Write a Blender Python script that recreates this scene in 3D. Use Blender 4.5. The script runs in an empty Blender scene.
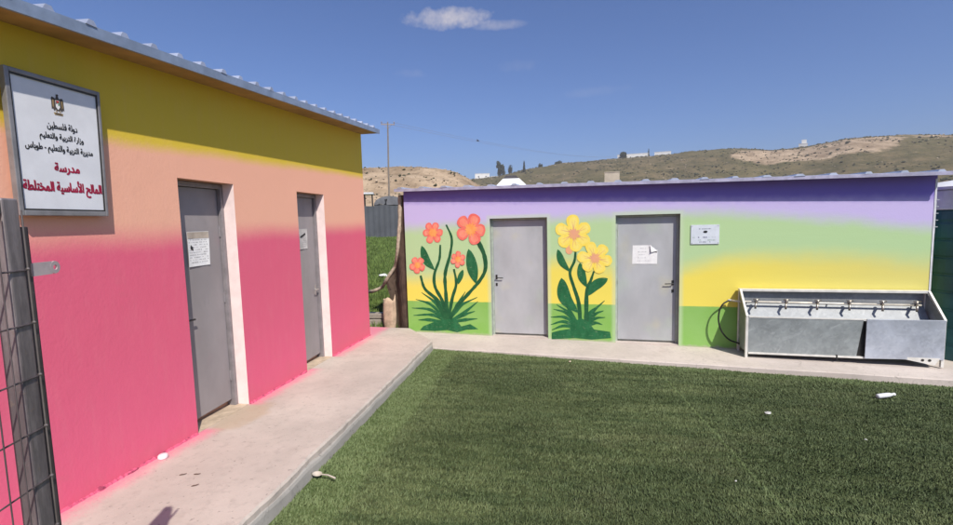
import bpy, math, random
import numpy as np
from mathutils import Vector, Matrix, noise

SC = bpy.context.scene
COL = SC.collection
random.seed(7)
RNG = np.random.default_rng(11)

# ------------------------------------------------------------------ camera
F_PX, PITCH, YAW, ROLL = 456.2, 0.0908, -0.136, -0.0257
EYE = Vector((2.95, 0.0, 1.631))
_fw = Vector((math.sin(YAW) * math.cos(PITCH), math.cos(YAW) * math.cos(PITCH), -math.sin(PITCH)))
_rt = Vector((math.cos(YAW), -math.sin(YAW), 0))
_up = _rt.cross(_fw)
_r2 = math.cos(ROLL) * _rt + math.sin(ROLL) * _up
_u2 = -math.sin(ROLL) * _rt + math.cos(ROLL) * _up
cam = bpy.data.cameras.new('camera')
cam.sensor_width = 36.0
cam.lens = F_PX / 953.0 * 36.0
cam.clip_start = 0.05
cam.clip_end = 6000
cam_o = bpy.data.objects.new('camera', cam)
COL.objects.link(cam_o)
_m = Matrix((_r2, _u2, -_fw)).transposed().to_4x4()
_m.translation = EYE
cam_o.matrix_world = _m
SC.camera = cam_o

# ------------------------------------------------------------------ light
SUN_DIR = Vector((1.0, -1.5, 2.0)).normalized()
EL = math.asin(SUN_DIR.z)
AZ = math.atan2(SUN_DIR.x, SUN_DIR.y)
SC.view_settings.view_transform = 'Standard'
SC.view_settings.look = 'None'
SC.view_settings.gamma = 1.0
SC.view_settings.use_curve_mapping = False
SC.view_settings.exposure = 0.12
sun = bpy.data.lights.new('sun', 'SUN')
sun.energy = 4.8
sun.angle = math.radians(0.53)
sun.color = (1.0, 0.95, 0.87)
sun_o = bpy.data.objects.new('sun', sun)
COL.objects.link(sun_o)
sun_o.location = (10, -15, 30)
sun_o.rotation_euler = SUN_DIR.to_track_quat('Z', 'Y').to_euler()

world = bpy.data.worlds.new('World')
SC.world = world
world.use_nodes = True
wt = world.node_tree
bg = wt.nodes['Background']
sky = wt.nodes.new('ShaderNodeTexSky')
sky.sky_type = 'NISHITA'
sky.sun_disc = False
sky.sun_elevation = EL
sky.sun_rotation = AZ
sky.altitude = 300
sky.air_density = 1.0
sky.dust_density = 2.2
sky.ozone_density = 3.0
bg.inputs[1].default_value = 0.10


def wn(t, **kw):
    n = wt.nodes.new(t)
    for k, v in kw.items():
        setattr(n, k, v)
    return n


def wmath(op, a, b=None, clamp=False):
    n = wn('ShaderNodeMath', operation=op, use_clamp=clamp)
    for i, x in enumerate((a, b)):
        if x is None:
            continue
        if isinstance(x, (int, float)):
            n.inputs[i].default_value = x
        else:
            wt.links.new(x, n.inputs[i])
    return n.outputs[0]


def azel(a, e):
    a, e = math.radians(a), math.radians(e)
    return Vector((math.sin(a) * math.cos(e), math.cos(a) * math.cos(e), math.sin(e)))


tc = wn('ShaderNodeTexCoord')


def cloud_mask(a, e, ra, re, nscale, soft, strength):
    c = azel(a, e)
    r = Vector((c.y, -c.x, 0)).normalized()
    u = r.cross(c)
    nz = wn('ShaderNodeTexNoise')
    nz.inputs['Scale'].default_value = nscale
    nz.inputs['Detail'].default_value = 6
    nz.inputs['Roughness'].default_value = 0.62
    wt.links.new(tc.outputs['Generated'], nz.inputs['Vector'])

    def dot(v):
        n = wn('ShaderNodeVectorMath', operation='DOT_PRODUCT')
        wt.links.new(tc.outputs['Generated'], n.inputs[0])
        n.inputs[1].default_value = v
        return n.outputs['Value']
    du = wmath('DIVIDE', dot(r), math.tan(math.radians(ra)))
    dv = wmath('DIVIDE', dot(u), math.tan(math.radians(re)))
    rr = wmath('ADD', wmath('MULTIPLY', du, du), wmath('MULTIPLY', dv, dv))
    base = wmath('SUBTRACT', 1.0, rr)
    nn = wmath('MULTIPLY', wmath('SUBTRACT', nz.outputs['Fac'], 0.5), 3.2)
    v = wmath('MULTIPLY', wmath('ADD', base, nn), soft, clamp=True)
    front = wmath('GREATER_THAN', dot(c), 0.5)
    return wmath('MULTIPLY', wmath('MULTIPLY', v, front), strength)


masks = [cloud_mask(-10.6, 23.0, 4.8, 1.2, 26, 0.8, 0.75),
         cloud_mask(-5.2, 22.2, 4.0, 0.55, 30, 0.7, 0.34),
         cloud_mask(-15.0, 17.3, 2.2, 0.5, 34, 0.5, 0.13),
         cloud_mask(-2.0, 18.0, 2.6, 0.7, 34, 0.5, 0.13),
         cloud_mask(7.0, 14.5, 4.5, 0.6, 34, 0.5, 0.11)]
tot = masks[0]
for mm in masks[1:]:
    tot = wmath('ADD', tot, mm, clamp=True)
tint = wn('ShaderNodeMixRGB', blend_type='MULTIPLY')
tint.inputs['Fac'].default_value = 1.0
tint.inputs['Color2'].default_value = (0.72, 0.86, 1.20, 1)
wt.links.new(sky.outputs['Color'], tint.inputs['Color1'])
mixc = wn('ShaderNodeMixRGB')
mixc.inputs['Color2'].default_value = (6.4, 6.0, 6.3, 1)
wt.links.new(tot, mixc.inputs['Fac'])
wt.links.new(tint.outputs['Color'], mixc.inputs['Color1'])
wt.links.new(mixc.outputs['Color'], bg.inputs[0])


# ------------------------------------------------------------------ helpers
class NT:
    """tiny shorthand for one material's node tree"""

    def __init__(self, name, rough=0.85, metal=0.0, spec=0.3):
        self.m = bpy.data.materials.new(name)
        self.m.use_nodes = True
        self.t = self.m.node_tree
        self.b = self.t.nodes['Principled BSDF']
        self.b.inputs['Roughness'].default_value = rough
        self.b.inputs['Metallic'].default_value = metal
        self.b.inputs['Specular IOR Level'].default_value = spec
        self._oc = None

    def n(self, t, **kw):
        x = self.t.nodes.new(t)
        for k, v in kw.items():
            setattr(x, k, v)
        return x

    def put(self, sock, v):
        if isinstance(v, bpy.types.NodeSocket):
            self.t.links.new(v, sock)
        elif isinstance(v, (tuple, list)) and len(v) == 3 and len(sock.default_value) == 4:
            sock.default_value = (*v, 1)
        else:
            sock.default_value = v

    @property
    def obj(self):
        if not self._oc:
            self._oc = self.n('ShaderNodeTexCoord').outputs['Object']
        return self._oc

    def xyz(self):
        s = self.n('ShaderNodeSeparateXYZ')
        self.put(s.inputs[0], self.obj)
        return s.outputs

    def math(self, op, a, b=0.0, clamp=False):
        x = self.n('ShaderNodeMath', operation=op, use_clamp=clamp)
        self.put(x.inputs[0], a)
        self.put(x.inputs[1], b)
        return x.outputs[0]

    def noise(self, scale, detail=4, rough=0.55, stretch=None, off=(0, 0, 0)):
        v = self.obj
        if stretch or any(off):
            mp = self.n('ShaderNodeMapping')
            mp.inputs['Scale'].default_value = stretch or (1, 1, 1)
            mp.inputs['Location'].default_value = off
            self.put(mp.inputs['Vector'], v)
            v = mp.outputs[0]
        x = self.n('ShaderNodeTexNoise')
        x.inputs['Scale'].default_value = scale
        x.inputs['Detail'].default_value = detail
        x.inputs['Roughness'].default_value = rough
        self.put(x.inputs['Vector'], v)
        return x.outputs['Fac']

    def step(self, v, a, b):
        """0 below a, 1 above b"""
        x = self.n('ShaderNodeMapRange', interpolation_type='SMOOTHSTEP')
        self.put(x.inputs['Value'], v)
        x.inputs['From Min'].default_value = a
        x.inputs['From Max'].default_value = b
        return x.outputs[0]

    def mix(self, f, a, b, mode='MIX'):
        x = self.n('ShaderNodeMixRGB', blend_type=mode)
        self.put(x.inputs['Fac'], f)
        self.put(x.inputs['Color1'], a)
        self.put(x.inputs['Color2'], b)
        return x.outputs[0]

    def curve(self, x, pts, lo, hi, zmax):
        """piecewise smooth height along x"""
        t = self.n('ShaderNodeMapRange')
        self.put(t.inputs['Value'], x)
        t.inputs['From Min'].default_value = lo
        t.inputs['From Max'].default_value = hi
        r = self.n('ShaderNodeValToRGB')
        r.color_ramp.interpolation = 'EASE'
        e = r.color_ramp.elements
        while len(e) < len(pts):
            e.new(0.5)
        for el, (a, z) in zip(e, pts):
            el.position = (a - lo) / (hi - lo)
            el.color = (z / zmax, z / zmax, z / zmax, 1)
        self.put(r.inputs[0], t.outputs[0])
        return self.math('MULTIPLY', r.outputs[0], zmax)

    def color(self, v):
        self.put(self.b.inputs['Base Color'], v)
        return self

    def rough(self, v):
        self.put(self.b.inputs['Roughness'], v)
        return self

    def bump(self, h, strength=0.3, dist=0.01):
        x = self.n('ShaderNodeBump')
        x.inputs['Strength'].default_value = strength
        x.inputs['Distance'].default_value = dist
        self.put(x.inputs['Height'], h)
        self.t.links.new(x.outputs[0], self.b.inputs['Normal'])
        return self


def plain(name, col, rough=0.8, metal=0.0, vary=0.15, scale=9.0, bump=0.15, bdist=0.004, stretch=None):
    k = NT(name, rough, metal)
    n = k.noise(scale, 5, 0.6, stretch)
    dark = tuple(c * (1 - vary) for c in col)
    lite = tuple(min(0.95, c * (1 + vary)) for c in col)
    k.color(k.mix(k.step(n, 0.3, 0.7), dark, lite))
    if bump:
        k.bump(k.noise(scale * 6, 3), bump, bdist)
    return k.m


class MB:
    """collects shapes into one mesh"""

    def __init__(self):
        self.v, self.f, self.mi = [], [], []

    def face(self, pts, mi=0):
        b = len(self.v)
        self.v += [tuple(p) for p in pts]
        self.f.append(tuple(range(b, b + len(pts))))
        self.mi.append(mi)

    def hexa(self, p, mi=0):
        """8 corners: bottom ring 0-3 (ccw from above), top ring 4-7"""
        b = len(self.v)
        self.v += [tuple(q) for q in p]
        for f in ((3, 2, 1, 0), (4, 5, 6, 7), (0, 1, 5, 4), (1, 2, 6, 5), (2, 3, 7, 6), (3, 0, 4, 7)):
            self.f.append(tuple(b + i for i in f))
            self.mi.append(mi)

    def box(self, lo, hi, mi=0):
        (a, b, c), (d, e, f) = lo, hi
        self.hexa([(a, b, c), (d, b, c), (d, e, c), (a, e, c), (a, b, f), (d, b, f), (d, e, f), (a, e, f)], mi)

    def obox(self, c, ax, ay, az, mi=0):
        c, ax, ay, az = map(Vector, (c, ax, ay, az))
        self.hexa([c - ax - ay - az, c + ax - ay - az, c + ax + ay - az, c - ax + ay - az,
                   c - ax - ay + az, c + ax - ay + az, c + ax + ay + az, c - ax + ay + az], mi)

    def tube(self, pts, r, n=8, mi=0, cap=True):
        pts = [Vector(p) for p in pts]
        rs = r if isinstance(r, (list, tuple)) else [r] * len(pts)
        b0 = len(self.v)
        ref = None
        for i, p in enumerate(pts):
            d = (pts[min(i + 1, len(pts) - 1)] - pts[max(i - 1, 0)]).normalized()
            if ref is None:
                ref = d.orthogonal().normalized()
            ref = (ref - d * ref.dot(d)).normalized()
            o = d.cross(ref)
            for k in range(n):
                a = 2 * math.pi * k / n
                self.v.append(tuple(p + rs[i] * (math.cos(a) * ref + math.sin(a) * o)))
        for i in range(len(pts) - 1):
            for k in range(n):
                k2 = (k + 1) % n
                self.f.append((b0 + i * n + k, b0 + i * n + k2, b0 + (i + 1) * n + k2, b0 + (i + 1) * n + k))
                self.mi.append(mi)
        if cap:
            self.f.append(tuple(b0 + k for k in reversed(range(n))))
            self.f.append(tuple(b0 + (len(pts) - 1) * n + k for k in range(n)))
            self.mi += [mi, mi]

    def lathe(self, prof, c=(0, 0, 0), n=16, mi=0):
        """profile of (r, z)"""
        self.tube([(c[0], c[1], c[2] + z + i * 1e-6) for i, (r, z) in enumerate(prof)], [max(r, 1e-4) for r, z in prof], n, mi)

    def ball(self, c, r, nu=10, nv=7, mi=0, jit=0.0):
        b = len(self.v)
        rx, ry, rz = r if isinstance(r, (tuple, list)) else (r, r, r)
        for i in range(nv + 1):
            t = math.pi * i / nv
            for j in range(nu):
                a = 2 * math.pi * j / nu
                k = 1 + random.uniform(-jit, jit)
                self.v.append((c[0] + rx * k * math.sin(t) * math.cos(a), c[1] + ry * k * math.sin(t) * math.sin(a), c[2] + rz * k * math.cos(t)))
        for i in range(nv):
            for j in range(nu):
                j2 = (j + 1) % nu
                self.f.append((b + i * nu + j, b + (i + 1) * nu + j, b + (i + 1) * nu + j2, b + i * nu + j2))
                self.mi.append(mi)

    def prism(self, poly, fn, mi=0):
        """poly of 2-d points; fn(u, v, side) with side 0/1 gives the two faces"""
        a = [fn(u, v, 0) for u, v in poly]
        b = [fn(u, v, 1) for u, v in poly]
        n = len(poly)
        k = len(self.v)
        self.v += [tuple(p) for p in a + b]
        self.f.append(tuple(k + i for i in reversed(range(n))))
        self.f.append(tuple(k + n + i for i in range(n)))
        self.mi += [mi, mi]
        for i in range(n):
            j = (i + 1) % n
            self.f.append((k + i, k + j, k + n + j, k + n + i))
            self.mi.append(mi)

    def build(self, name, mats, parent=None, origin=(0, 0, 0), smooth=False, bevel=0.0):
        me = bpy.data.meshes.new(name)
        o0 = Vector(origin)
        me.from_pydata([tuple(Vector(v) - o0) for v in self.v], [], self.f)
        mats = mats if isinstance(mats, (list, tuple)) else [mats]
        for m in mats:
            me.materials.append(m)
        me.polygons.foreach_set('material_index', self.mi)
        if smooth:
            me.polygons.foreach_set('use_smooth', [True] * len(me.polygons))
        me.update()
        ob = bpy.data.objects.new(name, me)
        COL.objects.link(ob)
        if parent is not None:
            ob.parent = parent
        else:
            ob.location = o0
        if bevel:
            b = ob.modifiers.new('edge', 'BEVEL')
            b.width = bevel
            b.segments = 2
            b.limit_method = 'ANGLE'
            b.angle_limit = math.radians(40)
        return ob


def tag(o, label=None, cat=None, group=None, kind=None):
    if label:
        o['label'] = label
    if cat:
        o['category'] = cat
    if group:
        o['group'] = group
    if kind:
        o['kind'] = kind
    return o


def thing(name, label, cat, loc=(0, 0, 0), rz=0.0, group=None):
    o = bpy.data.objects.new(name, None)
    o.empty_display_size = 0.2
    COL.objects.link(o)
    o.location = loc
    o.rotation_euler = (0, 0, rz)
    return tag(o, label, cat, group)


def smooth_path(pts, n=6):
    """Catmull-Rom through 2-d or 3-d points"""
    P = [Vector(p) for p in pts]
    P = [2 * P[0] - P[1]] + P + [2 * P[-1] - P[-2]]
    out = []
    for i in range(1, len(P) - 2):
        for k in range(n):
            t = k / n
            out.append(0.5 * ((2 * P[i]) + (P[i + 1] - P[i - 1]) * t + (2 * P[i - 1] - 5 * P[i] + 4 * P[i + 1] - P[i + 2]) * t * t
                              + (3 * P[i] - P[i - 1] - 3 * P[i + 1] + P[i + 2]) * t ** 3))
    out.append(P[-2])
    return out


def lerp(a, b, t):
    return a + (b - a) * t


def sstep(a, b, x):
    t = min(1.0, max(0.0, (x - a) / (b - a)))
    return t * t * (3 - 2 * t)


# ------------------------------------------------------------------ levels of the place
WALK_SLOPE = -0.042                       # the raised walkway falls away from us
BX, BY, BTH, BZ = 0.505, 8.206, -0.1161, -0.414   # corner of the far building
SLAB_SLOPE = -0.015


def walk_z(y):
    return WALK_SLOPE * y


def turf_z(x, y):
    return -0.15 - 0.042 * y - 0.03 * (x - 1.2)


def eave_z(y):
    return 2.785 + 0.0635 * (y - 2.05)


def eave_o(y):
    return 0.235 + 0.085 * (y - 2.05) / 5.45


CB, SB = math.cos(BTH), math.sin(BTH)


def back(s, off, z):
    """far building: s along its front, off out towards the yard, z above its corner -> world"""
    return Vector((BX + s * CB + off * SB, BY + s * SB - off * CB, BZ + z))


# ------------------------------------------------------------------ materials of the setting
def mat_concrete(name, tintc=(0.50, 0.43, 0.365), pink=False):
    k = NT(name, 0.9)
    a = k.noise(1.3, 6, 0.6)
    b = k.noise(14, 6, 0.65)
    c = k.mix(k.step(a, 0.3, 0.72), tuple(x * 0.86 for x in tintc), tuple(x * 1.08 for x in tintc))
    c = k.mix(k.math('MULTIPLY', k.step(b, 0.50, 0.72), 0.45), c, tuple(x * 0.68 for x in tintc))
    spots = k.noise(38, 2, 0.5)
    c = k.mix(k.math('MULTIPLY', k.step(spots, 0.66, 0.73), 0.6), c, tuple(x * 0.45 for x in tintc))
    cr = k.n('ShaderNodeTexVoronoi', feature='DISTANCE_TO_EDGE')
    cr.inputs['Scale'].default_value = 0.9
    wv = k.n('ShaderNodeVectorMath', operation='ADD')
    nzv = k.n('ShaderNodeTexNoise')
    nzv.inputs['Scale'].default_value = 5
    nzv.inputs['Detail'].default_value = 6
    k.put(nzv.inputs['Vector'], k.obj)
    sc = k.n('ShaderNodeVectorMath', operation='SCALE')
    k.put(sc.inputs[0], nzv.outputs['Color'])
    sc.inputs['Scale'].default_value = 0.35
    k.put(wv.inputs[0], k.obj)
    k.put(wv.inputs[1], sc.outputs[0])
    k.put(cr.inputs['Vector'], wv.outputs[0])
    crack = k.math('MULTIPLY', k.math('SUBTRACT', 1.0, k.step(cr.outputs['Distance'], 0.001, 0.006)), k.step(k.noise(0.8, 3), 0.5, 0.62))
    c = k.mix(k.math('MULTIPLY', crack, 0.45), c, tuple(x * 0.35 for x in tintc))
    st = k.noise(2.4, 5, 0.65, (1, 1, 1), (5, 2, 0))
    c = k.mix(k.math('MULTIPLY', k.step(st, 0.56, 0.72), 0.22), c, tuple(x * q for x, q in zip(tintc, (0.62, 0.58, 0.55))))
    lt = k.noise(7, 5, 0.7, (1, 1, 1), (1, 8, 3))
    c = k.mix(k.math('MULTIPLY', k.step(lt, 0.6, 0.74), 0.3), c, tuple(min(.9, x * 1.25) for x in tintc))
    if pink:
        x, y, z = k.xyz()
        # tan wet stain on the floor at the first door
        dx = k.math('DIVIDE', k.math('SUBTRACT', x, 0.12), 0.24)
        dy = k.math('DIVIDE', k.math('SUBTRACT', y, 3.86), 0.42)
        rr = k.math('ADD', k.math('MULTIPLY', dx, dx), k.math('MULTIPLY', dy, dy))
        rr = k.math('ADD', rr, k.math('MULTIPLY', k.math('SUBTRACT', k.noise(6, 4), 0.5), 1.4))
        c = k.mix(k.math('MULTIPLY', k.math('SUBTRACT', 1.0, k.step(rr, 0.25, 1.15)), 0.6), c, (0.42, 0.30, 0.19))
        # pink overspray along the wall foot, none in front of the doors
        d = k.math('ADD', x, k.math('ADD', k.math('MULTIPLY', k.math('SUBTRACT', k.noise(3.2, 5, 0.7), 0.5), 0.22), k.math('MULTIPLY', k.math('SUBTRACT', k.noise(70, 2, 0.6), 0.5), 0.16)))
        m = k.math('SUBTRACT', 1.0, k.step(d, -0.02, 0.22))
        for y0, y1 in ((3.50, 4.17), (5.40, 6.08)):
            ins = k.math('MULTIPLY', k.step(y, y0, y0 + 0.1), k.math('SUBTRACT', 1.0, k.step(y, y1 - 0.06, y1 + 0.02)))
            m = k.math('MULTIPLY', m, k.math('SUBTRACT', 1.0, ins))
        c = k.mix(k.math('MULTIPLY', m, 0.72), c, (0.74, 0.15, 0.255))
    k.color(c)
    k.bump(k.math('ADD', b, k.math('MULTIPLY', k.noise(70, 3), 0.5)), 0.35, 0.006)
    return k.m


M_WALK = mat_concrete('walkway_concrete', pink=True)
M_SLAB = mat_concrete('slab_concrete', (0.53, 0.46, 0.40))
M_KERB = mat_concrete('kerb_mortar', (0.36, 0.335, 0.295))


def mat_left_wall():
    k = NT('painted_pink_plaster', 0.82, spec=0.25)
    x, y, z = k.xyz()
    wob = k.math('MULTIPLY', k.math('SUBTRACT', k.noise(1.4, 5, 0.6), 0.5), 0.09)
    fine = k.math('MULTIPLY', k.math('SUBTRACT', k.noise(60, 2, 0.6), 0.5), 0.05)
    zz = k.math('ADD', z, k.math('ADD', wob, fine))
    zy = k.math('SUBTRACT', zz, k.math('MULTIPLY', k.math('SUBTRACT', y, 2.85), 0.036))
    pink_low, pink = (0.73, 0.125, 0.22), (0.73, 0.125, 0.205)
    peach, yellow = (0.85, 0.435, 0.30), (0.70, 0.50, 0.05)
    c = k.mix(k.step(zz, 0.0, 1.1), pink_low, pink)
    patch = k.noise(1.1, 3)
    c = k.mix(k.math('MULTIPLY', k.step(patch, 0.4, 0.7), 0.25), c, (0.74, 0.12, 0.20))
    c = k.mix(k.step(zz, 1.44, 1.72), c, peach)
    c = k.mix(k.step(zy, 2.19, 2.31), c, yellow)
    roll = k.noise(3.0, 6, 0.65, (1, 5.0, 0.8))
    c = k.mix(k.math('MULTIPLY', k.step(roll, 0.45, 0.72), 0.045), c, (0.80, 0.45, 0.40))
    splash = k.math('SUBTRACT', 1.0, k.step(k.math('ADD', zz, k.math('MULTIPLY', k.noise(4, 5, 0.7), 0.4)), 0.05, 0.28))
    c = k.mix(k.math('MULTIPLY', splash, 0.22), c, (0.50, 0.16, 0.17))
    drip = k.noise(1.0, 5, 0.7, (1, 26, 0.7))
    c = k.mix(k.math('MULTIPLY', k.math('MULTIPLY', k.step(drip, 0.60, 0.72), k.step(k.noise(0.9, 3), 0.45, 0.6)), 0.10), c, (0.42, 0.2, 0.16))
    dirt = k.noise(5, 6, 0.7)
    c = k.mix(k.math('MULTIPLY', k.step(dirt, 0.55, 0.8), 0.13), c, (0.35, 0.2, 0.15))
    k.color(c)
    k.bump(k.math('ADD', k.math('MULTIPLY', k.noise(2.2, 3), 3.0), k.noise(45, 4, 0.6)), 0.22, 0.008)
    return k.m


def mat_back_wall():
    k = NT('painted_rainbow_plaster', 0.82, spec=0.25)
    x, y, z = k.xyz()
    w1 = k.math('MULTIPLY', k.math('SUBTRACT', k.noise(0.9, 3, 0.5, (1, 1, 2.0)), 0.5), 0.20)
    w2 = k.math('MULTIPLY', k.math('SUBTRACT', k.noise(7, 5, 0.6), 0.5), 0.10)
    ze = k.math('ADD', z, k.math('ADD', w1, w2))
    zy = k.math('SUBTRACT', ze, k.curve(x, [(0.0, 1.10), (1.4, 1.24), (2.8, 1.44), (3.6, 1.32), (4.6, 1.30), (5.5, 1.50), (7.0, 1.50), (8.0, 1.42)], -0.1, 8.1, 2.6))
    zq = k.math('SUBTRACT', ze, k.curve(x, [(0.0, 1.95), (1.4, 1.97), (3.3, 2.06), (5.0, 2.10), (6.1, 2.02), (7.0, 1.92), (8.0, 1.77)], -0.1, 8.1, 2.6))
    yellow, pale = (0.78, 0.645, 0.105), (0.43, 0.59, 0.30)
    lilac, purple, green = (0.52, 0.44, 0.70), (0.21, 0.16, 0.50), (0.215, 0.43, 0.085)
    # the yellow runs greener towards the right end
    yel = k.mix(k.step(x, 5.0, 8.2), yellow, (0.66, 0.59, 0.17))
    c = k.mix(k.step(zy, -0.34, 0.10), yel, pale)
    c = k.mix(k.step(zq, -0.14, 0.16), c, lilac)
    zp = k.math('ADD', k.math('ADD', z, k.math('MULTIPLY', x, 0.028)), w2)
    c = k.mix(k.step(zp, 2.33, 2.52), c, purple)  # purple paint band, its edge sloped to follow and deepen the eave shadow
    zl = k.math('ADD', z, k.math('MULTIPLY', k.math('SUBTRACT', k.noise(9, 4), 0.5), 0.014))
    g2 = k.mix(k.step(k.noise(1.7, 4), 0.35, 0.7), green, (0.25, 0.46, 0.12))
    c = k.mix(k.step(zl, 0.583, 0.597), g2, c)
    # thin chalky foot where the paint ran out
    foot = k.math('ADD', k.math('ADD', z, k.math('MULTIPLY', x, 0.015)), k.math('MULTIPLY', k.math('SUBTRACT', k.noise(11, 5, 0.7), 0.5), 0.12))
    c = k.mix(k.math('MULTIPLY', k.math('SUBTRACT', 1.0, k.step(foot, 0.0, 0.05)), 0.7), c, (0.42, 0.40, 0.30))
    scuff = k.noise(6, 7, 0.75, (1, 1, 0.6), (2, 0, 4))
    c = k.mix(k.math('MULTIPLY', k.step(scuff, 0.60, 0.74), 0.16), c, (0.42, 0.40, 0.33))
    # pale overspray band round the door openings
    for s0, s1 in ((1.608, 2.613), (3.734, 4.72)):
        d = k.math('ABSOLUTE', k.math('SUBTRACT', x, (s0 + s1) / 2))
        ring = k.math('MULTIPLY', k.math('SUBTRACT', 1.0, k.step(d, (s1 - s0) / 2 + 0.02, (s1 - s0) / 2 + 0.085)), k.math('SUBTRACT', 1.0, k.step(z, 2.11, 2.16)))
        c = k.mix(k.math('MULTIPLY', ring, 0.5), c, (0.52, 0.62, 0.42))
    k.color(c)
    k.bump(k.math('ADD', k.noise(45, 4, 0.6), k.math('MULTIPLY', k.noise(3, 3, 0.5, (0.3, 1, 2)), 2.0)), 0.22, 0.006)
    return k.m


M_LWALL, M_BWALL = mat_left_wall(), mat_back_wall()
M_REVEAL = plain('pale_pink_plaster', (0.82, 0.66, 0.62), 0.85, vary=0.07, scale=7)
M_HEAD = plain('shaded_peach_plaster', (0.50, 0.27, 0.17), 0.85, vary=0.1)  # peach darkened to brown, the shade of the door heads put into the colour
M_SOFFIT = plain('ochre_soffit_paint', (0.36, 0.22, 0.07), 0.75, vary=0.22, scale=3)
M_ROOF = plain('galvanised_roof_sheet', (0.52, 0.56, 0.66), 0.45, 0.55, vary=0.14, scale=5)
M_FASCIA = plain('grey_blue_flashing', (0.26, 0.32, 0.43), 0.5, 0.25, vary=0.16, scale=6)
M_LILAC = plain('lilac_painted_flashing', (0.44, 0.42, 0.54), 0.55, 0.15, vary=0.18, scale=8)


def mat_door(name, col, tints):
    k = NT(name, 0.55, 0.05, 0.3)
    a = k.noise(1.6, 5, 0.6, (1, 1, 0.6))
    c = k.mix(k.step(a, 0.3, 0.7), tuple(v * 0.88 for v in col), tuple(v * 1.1 for v in col))
    for i, (t, thr) in enumerate(tints):
        c = k.mix(k.math('MULTIPLY', k.step(k.noise(2.1, 2, 0.4, None, (3.1 * i + 1, 7.7 * i, 2.3)), thr, thr + 0.2), 0.32), c, t)
    sm = k.noise(12, 6, 0.7, (1, 1, 0.25))
    c = k.mix(k.math('MULTIPLY', k.step(sm, 0.58, 0.8), 0.25), c, tuple(v * 0.6 for v in col))
    k.color(c)
    k.rough(k.math('ADD', 0.36, k.math('MULTIPLY', sm, 0.3)))
    k.bump(k.noise(2.5, 2), 0.12, 0.01)
    return k.m


M_DOOR_L = mat_door('brownish_grey_door_paint', (0.30, 0.27, 0.27), [((0.45, 0.16, 0.2), 0.62)])
M_DOOR_B = mat_door('light_grey_door_paint', (0.42, 0.425, 0.43), [((0.60, 0.55, 0.25), 0.56), ((0.38, 0.48, 0.33), 0.58), ((0.60, 0.60, 0.60), 0.60)])
M_FRAME = plain('door_frame_steel', (0.27, 0.245, 0.25), 0.5, 0.3, vary=0.14)
M_FRAME_B = plain('pale_frame_paint', (0.40, 0.44, 0.37), 0.55, 0.1, vary=0.12)
M_DARK = plain('dark_handle_metal', (0.06, 0.058, 0.055), 0.4, 0.7, bump=0)
M_STEEL = plain('bright_handle_metal', (0.5, 0.49, 0.47), 0.35, 0.9, bump=0)
M_PAPER = plain('white_paper', (0.78, 0.77, 0.75), 0.9, vary=0.05, scale=15, bump=0.2, bdist=0.003)
M_INK = plain('faded_ink', (0.30, 0.28, 0.27), 0.9, vary=0.3, scale=40, bump=0)
M_BLACKINK = plain('black_lettering', (0.02, 0.02, 0.022), 0.6, bump=0)
M_REDINK = plain('dark_red_lettering', (0.33, 0.015, 0.05), 0.6, bump=0)


# ------------------------------------------------------------------ terrain and ground
SKY1 = [(-60, 4.5), (-40, 6.0), (-30, 6.5), (-21.4, 6.55), (-19.3, 6.6), (-16.9, 6.72), (-14.4, 6.6), (-12, 6.35), (-10.2, 6.0), (-8.6, 5.2), (-7.5, 4.4), (-4, 2.6), (0, 1.0), (40, 0.0)]
SKY2 = [(-60, 3.2), (-12, 4.6), (-7.7, 5.0), (-5.2, 5.15), (-0.9, 5.95), (3.3, 6.4), (7.4, 6.52), (9.5, 6.58), (15.2, 6.62), (17.2, 6.8), (21.6, 6.75), (24.8, 6.22), (27.7, 6.25), (31.2, 6.65), (34.8, 6.5), (38.1, 6.0), (55, 5.0), (75, 3.5)]


def prof(tab, a):
    if a <= tab[0][0]:
        return tab[0][1]
    for (a0, e0), (a1, e1) in zip(tab, tab[1:]):
        if a <= a1:
            return lerp(e0, e1, (a - a0) / (a1 - a0))
    return tab[-1][1]


R1, R2 = 112.0, 430.0


def terrain_h(x, y):
    dx, dy = x - EYE.x, y - EYE.y
    r = math.hypot(dx, dy)
    a = math.degrees(math.atan2(dx, dy))
    inwin = sstep(-75, -45, a) * (1 - sstep(70, 110, a))
    gap = sstep(-34, -27, a) * (1 - sstep(-14.5, -12.5, a))
    z = lerp(-0.9, -0.44, sstep(8.3, 8.75, r) * gap)
    rise = (max(0.0, min(r, 34.0) - 9.0) * 0.052)
    z = z + rise * gap if gap > 0 else z
    z = lerp(z, 0.9 + 0.004 * r, sstep(30, 60, r) * inwin)
    p = Vector((x * 0.02, y * 0.02, 0.3))
    n1 = noise.fractal(p * 3.0, 1.0, 2.0, 5)
    n2 = noise.fractal(p * 0.35, 1.0, 2.0, 5)
    h1 = EYE.z + R1 * math.tan(math.radians(prof(SKY1, a)))
    t1 = sstep(62, R1, r) * (1 - 0.75 * sstep(R1 + 4, R1 + 120, r))
    step1 = t1 + 0.05 * math.sin(t1 * 22 + 3 * n1) * t1 * (1 - t1) * 4
    z1 = h1 * step1 + (0.30 * n1) * sstep(50, 100, r)
    h2 = EYE.z + R2 * math.tan(math.radians(prof(SKY2, a)))
    t2 = sstep(130, R2, r) * (1 - 0.55 * sstep(R2 + 10, R2 + 500, r))
    z2 = h2 * (0.25 * t2 + 0.75 * t2 ** 1.25) + (0.7 * n1 + 5.0 * n2 * (t2 * (1 - t2) * 4)) * sstep(120, 300, r)
    return max(z, lerp(z, max(z1, z2), inwin * sstep(36, 66, r)))


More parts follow.
